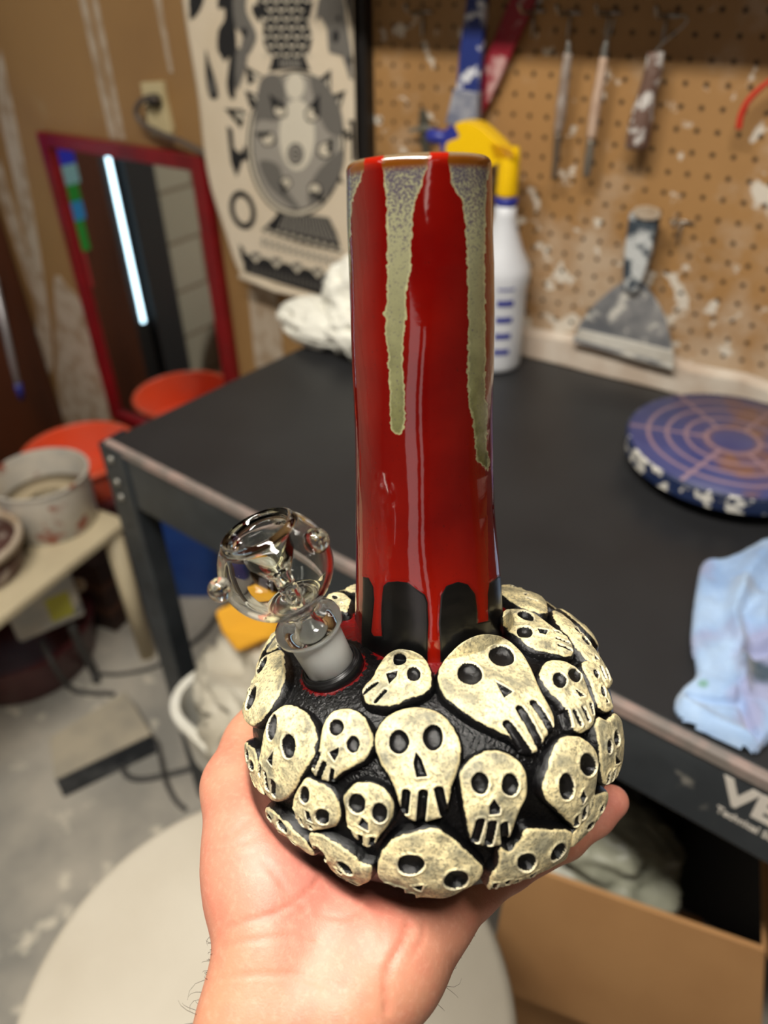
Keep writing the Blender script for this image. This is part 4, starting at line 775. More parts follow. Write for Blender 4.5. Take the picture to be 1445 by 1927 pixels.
G2 = [c6(*p) for p in [(935, 60), (1218, 60), (1205, 320), (1195, 500), (1190, 800), (1190, 1200), (1195, 1600), (1190, 1860)]]+[c7(*p) for p in [(1160, 0), (1150, 150), (1150, 300), (1170, 400), (1158, 462), (1120, 420), (1080, 380), (1070, 280), (1060, 180), (1050, 80)]]+[c6(*p) for p in [(1070, 1880), (1065, 1600), (1070, 1300), (1060, 1000), (1050, 650), (1030, 500), (1018, 425), (1000, 415), (980, 390), (960, 350), (945, 260)]]
G3 = [c6(*p) for p in [(60, 60), (318, 60), (305, 280), (270, 360), (240, 460), (230, 600), (222, 760), (226, 900), (218, 1120), (190, 1150), (60, 1150)]]
BK = [c7(*p) for p in [(300, 1182), (340, 1190), (372, 1250), (380, 1330), (365, 1500), (358, 1560), (375, 1590), (432, 1590), (425, 1500), (428, 1350), (440, 1245), (470, 1217), (540, 1212), (610, 1222), (680, 1275), (725, 1305), (745, 1360), (750, 1500), (745, 1650), (748, 2000), (826, 2000), (830, 1650), (820, 1500), (833, 1310), (870, 1245), (950, 1217), (1020, 1235), (1068, 1300), (1085, 1420), (1086, 1500), (1158, 1485), (1155, 1300), (1168, 1225), (1230, 1180), (1400, 1130), (1400, 2200), (292, 2200), (290, 1560), (300, 1300)]]
def front_sdf(polys):
    d = np.full(len(px), -50.0); idx = np.where(front)[0]
    for p in polys: d[idx] = np.maximum(d[idx], sdf_poly(px[idx], py[idx], np.array(p)))
    return d
g = front_sdf([smooth(q, 2) for q in (G1, G2, G3)]); bk = front_sdf([BK]); bi = np.where(~front)[0]
for c_, w_, e_ in [(3.5, 0.22, .07), (4.3, 0.26, .11), (5.0, 0.2, .05), (5.75, .22, .09)]:
    t = np.clip((S_top-S_all[bi])/e_, 0, 1); ww = w_*(1-0.55*t)*np.sqrt(np.clip(1-t**6, 0, 1)); g[bi] = np.maximum(g[bi], (ww-np.abs(TH[bi]-c_))*100)
bk[bi] = np.maximum(-50, (0.070+0.006*np.sin(TH[bi]*9)-S_all[bi])*4000)
red_in = inner > 0
g[red_in] = -50; bk[red_in] = -50
# pooled glaze edge line
def glaze_neck():
    m, nt, b = base_mat('red_drip_glaze', (120, 10, 6), 0.07); b.inputs['Specular IOR Level'].default_value = 0.62
    b.inputs['Coat Weight'].default_value = 0.5; b.inputs['Coat Roughness'].default_value = 0.04
    A = attr(nt, 'height'); n1_ = tex(nt, 900, 4, 0.6).outputs[0]; n2_ = tex(nt, 120, 4, 0.6, stretch=None).outputs[0]; n3_ = tex(nt, 500, 2).outputs[0]; n4 = tex(nt, 1400, 2).outputs[0]
    red = mixc(nt, ramp(nt, tex(nt, 32, 3).outputs[0], 0.35, 0.7), (88, 4, 3), (104, 9, 4))
    red = mixc(nt, ramp(nt, mth(nt, 'ADD', A, mth(nt, 'MULTIPLY', n2_, 0.010)), 0.100, 0.066), red, (132, 17, 5))
    red = mixc(nt, mth(nt, 'MULTIPLY', ramp(nt, n1_, 0.64, 0.72), 0.6), red, (58, 6, 5))
    jit = mth(nt, 'MULTIPLY', mth(nt, 'SUBTRACT', n3_, 0.5), 12.0)
    ga = mth(nt, 'ADD', attr(nt, 'green'), jit); gm = ramp(nt, ga, -0.3, 0.6)
    top = ramp(nt, A, S_top-0.034, S_top-0.004)
    green = mixc(nt, ramp(nt, n2_, 0.35, 0.65), (66, 66, 28), (104, 104, 66))
    green = mixc(nt, ramp(nt, A, S_top-.09, S_top-.02), green, (128, 126, 98))
    green = mixc(nt, mth(nt, 'MULTIPLY', ramp(nt, mth(nt, 'ADD', tex(nt, 1500, 4, 0.6).outputs[0], mth(nt, 'MULTIPLY', top, 0.20)), 0.60, 0.68), 0.85), green, (58, 48, 70))
    green = mixc(nt, mth(nt, 'MULTIPLY', ramp(nt, ga, 4.0, 0.8), 0.65), green, (158, 158, 118))
    green = mixc(nt, ramp(nt, A, S_top-0.0050, S_top-0.0032), green, (96, 52, 10))
    green = mixc(nt, ramp(nt, A, S_top-0.0016, S_top-0.0004), green, (110, 96, 74))
    c = mixc(nt, gm, red, green)
    rim = ramp(nt, A, S_top-0.004, S_top-0.001); rr_ = mixc(nt, rim, red, (140, 22, 8)); c = mixc(nt, gm, rr_, green)
    bka = mth(nt, 'ADD', attr(nt, 'black'), mth(nt, 'MULTIPLY', mth(nt, 'SUBTRACT', n2_, 0.5), 3.0))
    blk = mixc(nt, ramp(nt, tex(nt, 90, 4, .6, stretch=(0.2, 0.2, 1)).outputs[0], 0.5, 0.75), (7, 7, 7), (22, 19, 17))
    c = mixc(nt, mth(nt, 'MULTIPLY', ramp(nt, bka, -7.0, -0.6), 0.6), c, (88, 6, 5))
    c = mixc(nt, ramp(nt, bka, -0.4, 0.6), c, blk)
    nt.links.new(c, b.inputs['Base Color'])
    nt.links.new(mth(nt, 'ADD', mth(nt, 'MULTIPLY', ramp(nt, bka, -0.4, 0.6), 0.22), mth(nt, 'ADD', 0.06, mth(nt, 'MULTIPLY', gm, 0.10))), b.inputs['Roughness'])
    nt.links.new(mth(nt, 'SUBTRACT', 0.5, mth(nt, 'MULTIPLY', ramp(nt, bka, -0.4, 0.6), 0.5)), b.inputs['Coat Weight'])
    h = mth(nt, 'ADD', mth(nt, 'MULTIPLY', ramp(nt, bka, 3.0, -3.0), 0.5), mth(nt, 'ADD', mth(nt, 'MULTIPLY', ramp(nt, ga, -1.5, 1.5), 0.18), mth(nt, 'MULTIPLY', tex(nt, 55, 3).outputs[0], 0.5)))
    h = mth(nt, 'ADD', h, mth(nt, 'MULTIPLY', n3_, 0.03)); bump(nt, b, h, 0.45, 0.0010); return m
obj('neck', V, F, glaze_neck(), pipe, attrs={'green': g, 'black': bk, 'height': S_all})
# --- skulls pressed onto the base
K1 = lambda x, y: (430+x/3.6125, 1050+y/3.6125)
K2 = lambda x, y: (780+x/3.3605, 1050+y/3.3605)
K3 = lambda x, y: (430+x/3.6125, 1380+y/3.6125)
K4 = lambda x, y: (780+x/3.3605, 1380+y/3.3605)
ID = lambda x, y: (x, y)
# (mapping, outline, eye sockets (x, y, rx, ry, tilt degrees), nose, tooth slits)
SK = [
 (K1, [(1140, 615), (1240, 622), (1330, 680), (1375, 780), (1370, 880), (1300, 935), (1180, 975), (1080, 1012), (990, 1012), (920, 985), (890, 920), (905, 870), (960, 810), (1000, 730), (1060, 650)], [(1152, 698, 48, 50, 0), (1253, 803, 50, 52, 0)], [(1055, 800), (1140, 782), (1135, 825), (1080, 880)], [((990, 862), (905, 925)), ((1052, 918), (985, 985))]),
 (K2, [(410, 480), (500, 470), (600, 500), (690, 570), (760, 680), (810, 800), (860, 900), (905, 1000), (900, 1080), (850, 1130), (800, 1215), (740, 1235), (690, 1190), (640, 1150), (540, 1100), (400, 1030), (250, 930), (180, 860), (150, 760), (170, 680), (230, 600), (320, 520)], [(572, 630, 86, 70, 12), (360, 748, 84, 72, 22)], [(528, 800), (642, 862), (580, 905)], [((775, 930), (890, 1105)), ((682, 972), (820, 1210)), ((600, 1060), (740, 1245))]),
 (K2, [(600, 310), (700, 305), (800, 340), (880, 400), (950, 450), (1020, 520), (1040, 590), (1000, 612), (900, 592), (780, 560), (680, 490), (610, 430), (580, 360)], [(730, 360, 58, 32, 25), (725, 466, 52, 38, 15)], [(805, 452), (875, 458), (858, 492), (820, 482)], [((915, 460), (985, 480)), ((930, 512), (1000, 530)), ((945, 553), (1020, 578))]),
 (K2, [(550, 160), (620, 145), (700, 165), (780, 195), (830, 240), (870, 300), (865, 335), (800, 325), (700, 290), (620, 240), (560, 200)], [(655, 168, 38, 12, 8), (730, 190, 36, 14, 10)], [(705, 218), (740, 222), (720, 232)], [((735, 250), (792, 262)), ((780, 215), (810, 228))]),
 (K2, [(900, 315), (960, 340), (1040, 410), (1120, 500), (1190, 600), (1260, 720), (1278, 780), (1240, 815), (1205, 740), (1120, 630), (1050, 545), (980, 455), (925, 385)], [(1062, 455, 34, 13, 40), (1108, 520, 36, 16, 50)], [(1160, 610), (1185, 640), (1165, 640)], [((1200, 690), (1225, 750)), ((1228, 700), (1248, 755))]),
 (K2, [(870, 650), (950, 640), (1020, 665), (1090, 730), (1130, 830), (1160, 930), (1165, 1020), (1130, 1075), (1070, 1100), (1030, 1080), (1008, 1020), (980, 950), (935, 890), (850, 800), (822, 735)], [(943, 778, 42, 52, -15), (1040, 743, 42, 48, -20)], [(1028, 832), (1098, 876), (1060, 884)], [((985, 970), (1010, 1060)), ((1030, 972), (1068, 1050)), ((1080, 950), (1118, 1020)), ((1135, 925), (1150, 975))]),
 (K2, [(1100, 650), (1160, 650), (1200, 720), (1230, 800), (1260, 870), (1280, 940), (1240, 962), (1190, 930), (1160, 850), (1140, 780), (1105, 710)], [(1213, 840, 14, 36, -12), (1170, 730, 16, 30, -15)], [(1230, 880), (1245, 905), (1228, 910)], [((1240, 800), (1262, 870))]),
 (K2, [(1190, 1000), (1240, 1015), (1290, 970), (1330, 1010), (1342, 1100), (1335, 1250), (1310, 1360), (1250, 1430), (1215, 1420), (1200, 1330), (1185, 1200), (1172, 1080)], [(1283, 1128, 18, 48, 0), (1240, 1182, 17, 46, 0)], [(1270, 1232), (1302, 1280), (1272, 1292)], [((1240, 1352), (1234, 1420)), ((1270, 1332), (1262, 1398)), ((1300, 1312), (1290, 1370))]),
 (K4, [(960, 22), (1050, 15), (1120, 50), (1170, 110), (1182, 200), (1170, 320), (1150, 430), (1110, 540), (1040, 612), (1000, 575), (930, 500), (860, 430), (828, 365), (840, 280), (870, 180), (905, 90)], [(1105, 190, 56, 72, -15), (965, 328, 47, 87, -5)], [(1070, 342), (1093, 395), (1068, 438), (1050, 390)], [((1145, 412), (1122, 490)), ((1085, 462), (1078, 535)), ((1040, 522), (1036, 590))]),
 (K4, [(480, 115), (560, 115), (640, 150), (700, 210), (725, 290), (720, 400), (680, 480), (650, 560), (620, 640), (580, 690), (500, 725), (430, 715), (370, 690), (350, 620), (330, 540), (310, 420), (290, 300), (300, 240), (350, 180), (420, 135)], [(418, 313, 56, 68, 0), (610, 320, 56, 70, 0)], [(505, 403), (545, 460), (540, 498), (475, 508), (475, 450)], [((420, 550), (385, 685)), ((495, 558), (470, 705)), ((570, 568), (576, 695))]),
 (ID, [(785, 1333), (830, 1345), (862, 1385), (868, 1430), (852, 1475), (843, 1515), (835, 1535), (805, 1545), (768, 1541), (750, 1510), (735, 1470), (712, 1435), (702, 1395), (715, 1360), (745, 1340)], [(749, 1399, 20, 22, 0), (815, 1391, 20, 24, 0)], [(782, 1417), (793, 1430), (805, 1461), (783, 1463), (777, 1438)], [((763.6, 1490), (760, 1526)), ((796, 1491), (791, 1545)), ((826, 1486), (837, 1532))]),
 (K1, [(700, 1040), (800, 1030), (880, 1065), (940, 1150), (965, 1250), (935, 1350), (860, 1402), (760, 1452), (700, 1502), (650, 1512), (600, 1492), (560, 1462), (545, 1432), (590, 1322), (600, 1260), (615, 1160), (650, 1080)], [(718, 1160, 52, 56, 0), (835, 1273, 46, 56, 0)], [(672, 1322), (745, 1288), (738, 1335), (712, 1382)], [((595, 1332), (560, 1415)), ((635, 1397), (595, 1492)), ((692, 1440), (678, 1512))]),
 (K1, [(330, 1005), (400, 1000), (480, 1035), (545, 1110), (570, 1200), (565, 1300), (540, 1380), (490, 1450), (430, 1560), (380, 1630), (320, 1662), (270, 1650), (230, 1600), (192, 1510), (180, 1400), (195, 1300), (215, 1180), (260, 1070)], [(282, 1145, 35, 88, 0), (400, 1275, 45, 82, 0)], [(302, 1300), (302, 1405), (252, 1362)], [((205, 1402), (200, 1465)), ((248, 1455), (262, 1560)), ((300, 1512), (298, 1605))]),
 (K1, [(250, 640), (320, 615), (345, 680), (352, 780), (340, 860), (290, 960), (230, 1060), (150, 1130), (100, 1110), (68, 1040), (90, 960), (130, 850), (170, 740), (200, 680)], [(207, 725, 26, 64, 22), (147, 945, 28, 78, 16)], [(128, 850), (140, 835), (132, 895), (120, 890)], [((105, 930), (85, 985))]),
 (K1, [(90, 1245), (150, 1295), (185, 1420), (195, 1540), (220, 1620), (165, 1560), (130, 1460), (98, 1350)], [(120, 1330, 12, 40, -8), (150, 1400, 14, 38, -8)], [(140, 1470), (150, 1500), (138, 1495)], [((150, 1520), (165, 1560))]),
 (K3, [(510, 300), (560, 320), (640, 350), (700, 410), (740, 500), (740, 590), (700, 640), (600, 665), (520, 665), (460, 610), (425, 540), (420, 450), (460, 360)], [(508, 410, 36, 60, 0), (632, 558, 48, 58, -15)], [(512, 515), (546, 518), (567, 602), (530, 582)], [((480, 575), (490, 625)), ((545, 630), (552, 655)), ((430, 520), (436, 560))]),
 (K3, [(860, 340), (960, 335), (1040, 370), (1100, 440), (1115, 530), (1080, 620), (1020, 700), (980, 765), (930, 782), (880, 740), (830, 690), (795, 630), (780, 520), (765, 440), (800, 380)], [(866, 470, 62, 68, 0), (1023, 533, 54, 70, 0)], [(905, 558), (945, 600), (946, 662), (878, 615)], [((812, 650), (825, 690)), ((888, 690), (890, 750)), ((972, 712), (960, 770))]),
 (K3, [(540, 690), (620, 700), (700, 755), (780, 800), (850, 860), (900, 905), (965, 930), (950, 1020), (900, 1050), (840, 1040), (740, 980), (680, 940), (640, 880), (570, 800), (530, 740)], [(615, 825, 26, 62, -40), (787, 920, 26, 66, -48)], [(725, 922), (770, 945), (760, 960)], [((745, 965), (780, 995)), ((825, 1010), (860, 1032))]),
 (K3, [(240, 515), (300, 555), (380, 620), (450, 695), (520, 755), (565, 850), (480, 795), (400, 735), (330, 685), (270, 610), (232, 545)], [(357, 635, 18, 56, -38), (268, 572, 13, 34, -35)], [(330, 655), (345, 672), (335, 672)], [((400, 712), (440, 745))]),
 (ID, [(712, 1621), (723, 1599), (743, 1579), (776, 1568), (817, 1559), (843, 1573), (865, 1592), (893, 1618), (911, 1642), (899, 1666), (869, 1683), (836, 1695), (804, 1693), (783, 1692), (762, 1684), (734, 1670), (710, 1657)], [(773, 1626, 26, 20, -10), (859, 1657, 24, 18, -8)], [(776, 1668), (796, 1664), (792, 1678)], [((728, 1668), (733, 1690)), ((752, 1674), (754, 1698)), ((772, 1684), (776, 1705))]),
 (K4, [(550, 735), (610, 765), (680, 690), (720, 610), (830, 615), (950, 620), (1012, 640), (1005, 720), (980, 790), (900, 850), (800, 900), (680, 950), (560, 985), (470, 1000), (490, 920), (535, 850)], [(710, 815, 62, 50, -30), (910, 752, 64, 38, -48)], [(728, 898), (775, 870), (748, 922)], [((520, 960), (500, 995)), ((600, 935), (590, 970)), ((660, 925), (655, 950))]),
 (K4, [(1165, 400), (1240, 375), (1232, 460), (1160, 580), (1085, 665), (1000, 735), (1020, 650), (1100, 560), (1140, 480)], [(1120, 590, 16, 34, 40), (1190, 480, 12, 30, 20)], [(1160, 530), (1172, 520), (1168, 545)], []),
 (K1, [(650, 240), (740, 215), (805, 260), (790, 300), (770, 345), (700, 330), (650, 290)], [(700, 258, 20, 12, 10)], [(740, 290), (752, 300), (736, 302)], []),
 (K1, [(635, 215), (690, 165), (740, 150), (775, 180), (720, 205), (660, 225)], [], [(700, 185), (715, 180), (708, 192)], []),
 (K1, [(775, 190), (840, 140), (870, 150), (870, 200), (800, 205)], [], [(820, 180), (835, 172), (828, 186)], []),
 (K1, [(225, 625), (290, 530), (325, 430), (360, 390), (420, 420), (400, 520), (330, 570), (290, 610)], [(318, 545, 12, 26, 30), (372, 450, 14, 24, 25)], [(300, 590), (312, 580), (308, 596)], []),
]
m_skull = None
def skull_mat():
    m, nt, b = base_mat('cream_glaze', (226, 212, 160), 0.5); b.inputs['Specular IOR Level'].default_value = 0.5
    nA = tex(nt, 900, 5, 0.65).outputs[0]; nB = tex(nt, 110, 5, 0.6).outputs[0]
    e = mth(nt, 'ADD', attr(nt, 'edge'), mth(nt, 'MULTIPLY', mth(nt, 'SUBTRACT', tex(nt, 330, 4).outputs[0], 0.5), 1.6))
    face = ramp(nt, e, -0.10, 0.14); ho = mth(nt, 'ADD', attr(nt, 'hole'), mth(nt, 'MULTIPLY', mth(nt, 'SUBTRACT', nA, 0.5), 0.25))
    cream = mixc(nt, ramp(nt, nB, 0.40, 0.64), (244, 228, 176), (146, 141, 116))
    cream = mixc(nt, mth(nt, 'MULTIPLY', ramp(nt, nA, 0.49, 0.62), 0.72), cream, (104, 101, 86))
    cream = mixc(nt, mth(nt, 'MULTIPLY', ramp(nt, tex(nt, 240, 4).outputs[0], 0.54, 0.66), 0.45), cream, (80, 82, 76))
    cream = mixc(nt, mth(nt, 'MULTIPLY', ramp(nt, mth(nt, 'ABSOLUTE', mth(nt, 'SUBTRACT', e, 0.5)), 0.55, 0.1), 0.35), cream, (244, 222, 160))
    cream = mixc(nt, mth(nt, 'MULTIPLY', ramp(nt, ho, -0.45, -0.1), 0.6), cream, (246, 236, 204))
    c = mixc(nt, face, (8, 8, 9), cream); c = mixc(nt, ramp(nt, ho, -0.06, 0.06), c, (9, 9, 11)); nt.links.new(c, b.inputs['Base Color'])
    blackm = mth(nt, 'MAXIMUM', mth(nt, 'SUBTRACT', 1.0, face), ramp(nt, ho, -0.06, 0.06))
    nt.links.new(mth(nt, 'SUBTRACT', 0.50, mth(nt, 'MULTIPLY', blackm, 0.38)), b.inputs['Roughness'])
    bump(nt, b, mth(nt, 'ADD', mth(nt, 'MULTIPLY', nA, 0.8), mth(nt, 'MULTIPLY', nB, 1.2)), 0.7, 0.0007); return m
m_skull = skull_mat()
Dia = np.array([EA, EC, EA])
def on_neck(w, h):
    """clay that meets the neck is pressed against the neck's surface"""
    pc_ = (w-C)@M-O_c; x, s, z = pc_@X_c, pc_@A_c, pc_@Z_c; tab = np.array([neck_rc(k) for k in np.linspace(.03, .09, 13)]); rn, of = [np.interp(s, np.linspace(.03, .09, 13), tab[:, k]) for k in (0, 1)]
    R = rn+h; x = x-of; dc = (w-C)@M; dc /= np.linalg.norm(dc, axis=1)[:, None]; dx, dz = dc@X_c, dc@Z_c
    a = dx*dx+dz*dz; b = -(x*dx+z*dz); c = x*x+z*z-R*R; disc = b*b-a*c; ins = (c < 0) & (s > .02) & (z > -.01)
    t = np.where(ins, (-b+np.sqrt(np.maximum(disc, 0)))/np.maximum(a, 1e-9), 0); t = np.minimum(t, .02)
    return w-(dc@M.T)*t[:, None]
def build_skull(pts_q, holes_fn, H=INS, step=0.00036, nrm_seed=0):
    """pts_q: outline as unit vectors; returns mesh of the raised slab"""
    qc = nrm(pts_q.mean(0)); e1 = nrm(np.cross([0, 1, 0.02], qc)); e2 = np.cross(qc, e1)
    g2 = lambda q: np.array([q@e1/(q@qc), q@e2/(q@qc)]).T*EA
    out = smooth(g2(pts_q), 6); pad = 0.0024; lo, hi = out.min(0)-pad, out.max(0)+pad
    nu, nv_ = [max(8, int((hi[k]-lo[k])/step)) for k in (0, 1)]
    while nu*nv_ > 42000: nu = int(nu*.9); nv_ = int(nv_*.9)
    U, W = np.meshgrid(np.linspace(lo[0], hi[0], nu), np.linspace(lo[1], hi[1], nv_), indexing='ij')
    d = sdf_poly(U, W, out); hole, depth = holes_fn(U, W, g2)
    q = qc+U[..., None]/EA*e1+W[..., None]/EA*e2; q = on_shape(q)
    t = np.clip((d+0.0016)/0.0030, 0, 1); h = H*np.sqrt(np.clip(1-(1-t)**2, 0, 1))+0.0009*np.clip(d/0.012, 0, 1)-0.0012
    h = h+0.0004*np.clip(1-np.abs(hole+0.0005)/0.0009, 0, 1)*(hole < 0)-depth
    base = q*(Dia-INS); nn_ = np.where(q[..., 1] > 0, NT, NB); rho = np.hypot(q[..., 0], q[..., 2]); n = np.stack([rho**(nn_-2)*q[..., 0]/EA, np.sign(q[..., 1])*np.abs(q[..., 1])**(nn_-1)/EC, rho**(nn_-2)*q[..., 2]/EA], -1); n /= np.linalg.norm(n, axis=-1)[..., None]
    p = base+n*h[..., None]
    w = on_neck(vw(p[..., 0], p[..., 1], p[..., 2]).reshape(-1, 3), h.ravel())
    w = w+(n.reshape(-1, 3)@np.array([X_w, A_w, Z_w]))*(fbm(w, 160, 2, 5.0)*0.00035*(t.ravel()))[:, None]
    mask = (d[:-1, :-1] > -0.0022) | (d[1:, 1:] > -0.0022)
    fq = grid_faces(nu, nv_, mask); V_, F_, at = compact(w, fq, d.ravel()*1000, hole.ravel()*1000)
    return V_, F_, at
def traced(skr):
    K, outl, eyes, nose, slits = skr
    pq = np.array([hit(*K(*p)) for p in outl])
    kk = 1.0 if K is ID else (3.6125 if K in (K1, K3) else 3.3605)
    def fn(U, W, g2):
        hole = np.full(U.shape, -1.0); dep = np.zeros(U.shape)
        for (x, y, rx, ry, an) in eyes:
            a = math.radians(an); t = np.linspace(0, 2*math.pi, 24, endpoint=False); rx_ = rx*(1+0.03*np.sin(3*t+x)); ry_ = ry*(1+0.03*np.cos(2*t+y))
            ex, ey = rx_*np.cos(t), ry_*np.sin(t); ring = g2(np.array([hit(*K(x+ex_*math.cos(a)-ey_*math.sin(a), y+ex_*math.sin(a)+ey_*math.cos(a))) for ex_, ey_ in zip(ex, ey)]))
            s = sdf_poly(U, W, ring); m_x = max(s.max(), 1e-4); hole = np.maximum(hole, s); tt = np.clip(s/m_x, 0, 1); dep = np.maximum(dep, np.minimum(0.0030, m_x*0.9)*np.sqrt(np.clip(1-(1-np.minimum(tt*1.25, 1))**2, 0, 1)))
        s = sdf_poly(U, W, g2(np.array([hit(*K(*p)) for p in nose]))); hole = np.maximum(hole, s); dep = np.maximum(dep, 0.0016*np.clip(s/0.0009, 0, 1))
        for a_, b_ in slits:
            q = g2(np.array([hit(*K(*a_)), hit(*K(*b_))])); L = np.linalg.norm(q[1]-q[0]); wd = min(0.0015, max(0.0008, L*0.16))
            s = wd-sdf_seg(U, W, q[0], q[1]); hole = np.maximum(hole, s); dep = np.maximum(dep, 0.0020*np.sqrt(np.clip(s/wd, 0, 1)))
        return hole, dep
    return pq, fn
def template(qc, rot, size):
    """an upright skull outline in tangent units, for the far side of the base"""
    O2 = [(0, 1), (.55, .85), (.8, .4), (.75, 0), (.5, -.4), (.42, -.8), (.2, -1), (-.2, -1), (-.42, -.8), (-.5, -.4), (-.75, 0), (-.8, .4), (-.55, .85)]
    e1 = nrm(np.cross([0, 1, 0.02], qc)); e2 = np.cross(qc, e1); ca, sa = math.cos(rot), math.sin(rot)
    T = lambda x, y: nrm(qc+((x*ca-y*sa)*e1+(x*sa+y*ca)*e2)*size/EA)
    pq = np.array([T(x, y) for x, y in O2])
    def fn(U, W, g2):
        hole = np.full(U.shape, -1.0); dep = np.zeros(U.shape)
        for sx in (-1, 1):
            ring = g2(np.array([T(sx*.36+.2*math.cos(t), .22+.24*math.sin(t)) for t in np.linspace(0, 2*math.pi, 18, endpoint=False)])); s = sdf_poly(U, W, ring); hole = np.maximum(hole, s); dep = np.maximum(dep, 0.0026*np.clip(s/0.002, 0, 1)**.5)
        s = sdf_poly(U, W, g2(np.array([T(0, -.02), T(.1, -.25), T(-.1, -.25)]))); hole = np.maximum(hole, s); dep = np.maximum(dep, 0.0016*np.clip(s/0.0009, 0, 1))
        for x in (-.24, 0, .24):
            q = g2(np.array([T(x, -.55), T(x, -.92)])); s = 0.0011-sdf_seg(U, W, q[0], q[1]); hole = np.maximum(hole, s); dep = np.maximum(dep, 0.0018*np.clip(s/.0011, 0, 1)**.5)
        return hole, dep
    return pq, fn
for sk in SK:
    v, f, at = build_skull(*traced(sk)); obj('skull', v, f, m_skull, pipe, attrs={'edge': at[0], 'hole': at[1]})
k_ = 0
for lat, n_, sz in ((0.50, 7, 0.0165), (0.0, 9, 0.0185), (-0.55, 7, 0.0170)):      # the side turned away from the viewer
    for j in range(n_):
        a = math.radians(188+164.0*(j+0.5)/n_)+0.0; q = np.array([math.cos(lat)*math.cos(a), math.sin(lat), math.cos(lat)*math.sin(a)])
        k_ += 1
        v, f, at = build_skull(*template(q, 0.5*math.sin(k_*2.3), sz), step=0.0006); obj('skull', v, f, m_skull, pipe, attrs={'edge': at[0], 'hole': at[1]})
# --- rubber grommet
gc_ = (G_w-C)@M; J_c = nrm(np.array([(517-CX)/FPX, (1060-CY)/FPX, 1])*(gc_[2]-.0215)-gc_); J_w = M@J_c
B_w = G_w+J_w*0.0005
prof = [(-.004, .0092), (-.005, .0116), (0.0004, .0117), (.0016, .0113), (.0019, .0110), (.0013, .0106), (.0013, .0104), (.0024, .0103), (.0026, .0098), (.0024, .0094)]
v, f = lathe(B_w, J_w, prof, 64, closed=True); obj('rubber_grommet', v, f, mat('black_rubber', (14, 14, 15), 0.35), pipe)
# ============================================================ GLASS BOWL (lifts out of the grommet)
def glass_mat(name, rough, col=(250, 252, 250)):
    m, nt, b = base_mat(name, col, rough); b.inputs['Transmission Weight'].default_value = 1.0; b.inputs['IOR'].default_value = 1.47; return m
m_glass = glass_mat('clear_glass', 0.0)
mf, nt, b = base_mat('frosted_glass', (238, 240, 238), 0.45); b.inputs['Transmission Weight'].default_value = 0.55; b.inputs['IOR'].default_value = 1.3; m_frost = mf
bowl = empty('glass_bowl', B_w, 'clear glass bowl with two marbles standing in the rubber grommet', 'bowl')
SH = 0.0475; RH = 0.0196
# outer skin: collar, neck, round head, rim, inner cone, bore
pr = [(0.0178, .0045), (0.0178, .0112), (.0190, .0121), (.0212, .0124), (.0232, .0118), (.0246, .0098), (.0262, .0078), (.0276, .0068), (.0290, .0068)]
for t in np.linspace(-1.16, 0.80, 26): pr.append((SH+RH*0.97*math.sin(t), RH*math.cos(t)))
te = 0.80; re = RH*math.cos(te); se = SH+RH*.97*math.sin(te)
pr += [(se+.0012, re-.0006), (se+.0017, re-.0016), (se+.0010, re-.0026), (se-.0022, re-.0042), (se-.009, .0068), (se-.0145, .0034), (se-.0165, .0017), (SH-.010, .0016), (0.030, .0022), (.022, .0030)]
v1, f1 = lathe(B_w, J_w, pr, 72, closed=True)
pk = []                                         # sealed air pocket between the outer shell and the cone
for t in np.linspace(-1.05, 0.72, 22): pk.append((SH+(RH-.0017)*.97*math.sin(t), (RH-.0017)*math.cos(t)))
pk += [(se-.0002, re-.0030), (se-.0026, re-.0058+.0012), (se-.0095, .0086), (se-.0155, .0052), (se-.0185, .0034), (SH-.012, .0034)]
v2, f2 = lathe(B_w, J_w, pk, 72, closed=True); f2 = [q[::-1] for q in f2]
v, f = merge((v1, f1), (v2, f2)); obj('bowl_head', v, f, m_glass, bowl)
v, f = lathe(B_w, J_w, [(-.004, .0070), (-.004, .0089), (.010, .0094), (.0182, .0097), (.0186, .0092), (.0186, .0075)], 64, closed=True); obj('ground_joint', v, f, m_frost, bowl)
hz_ = float(project(B_w+J_w*SH)[2])
hc_ = B_w+J_w*SH
for (x, y, r) in [(431, 1102, .0041), (602, 1015, .0043)]:
    d_ = P(x, y, hz_)-hc_; L_ = np.linalg.norm(d_); up_ = math.sqrt(max(0, (RH+.0022)**2-L_**2)); v, f = ball(hc_+d_*(1-up_*.0)-F_*up_, r, 36, 22); obj('glass_marble', v, f, m_glass, bowl)
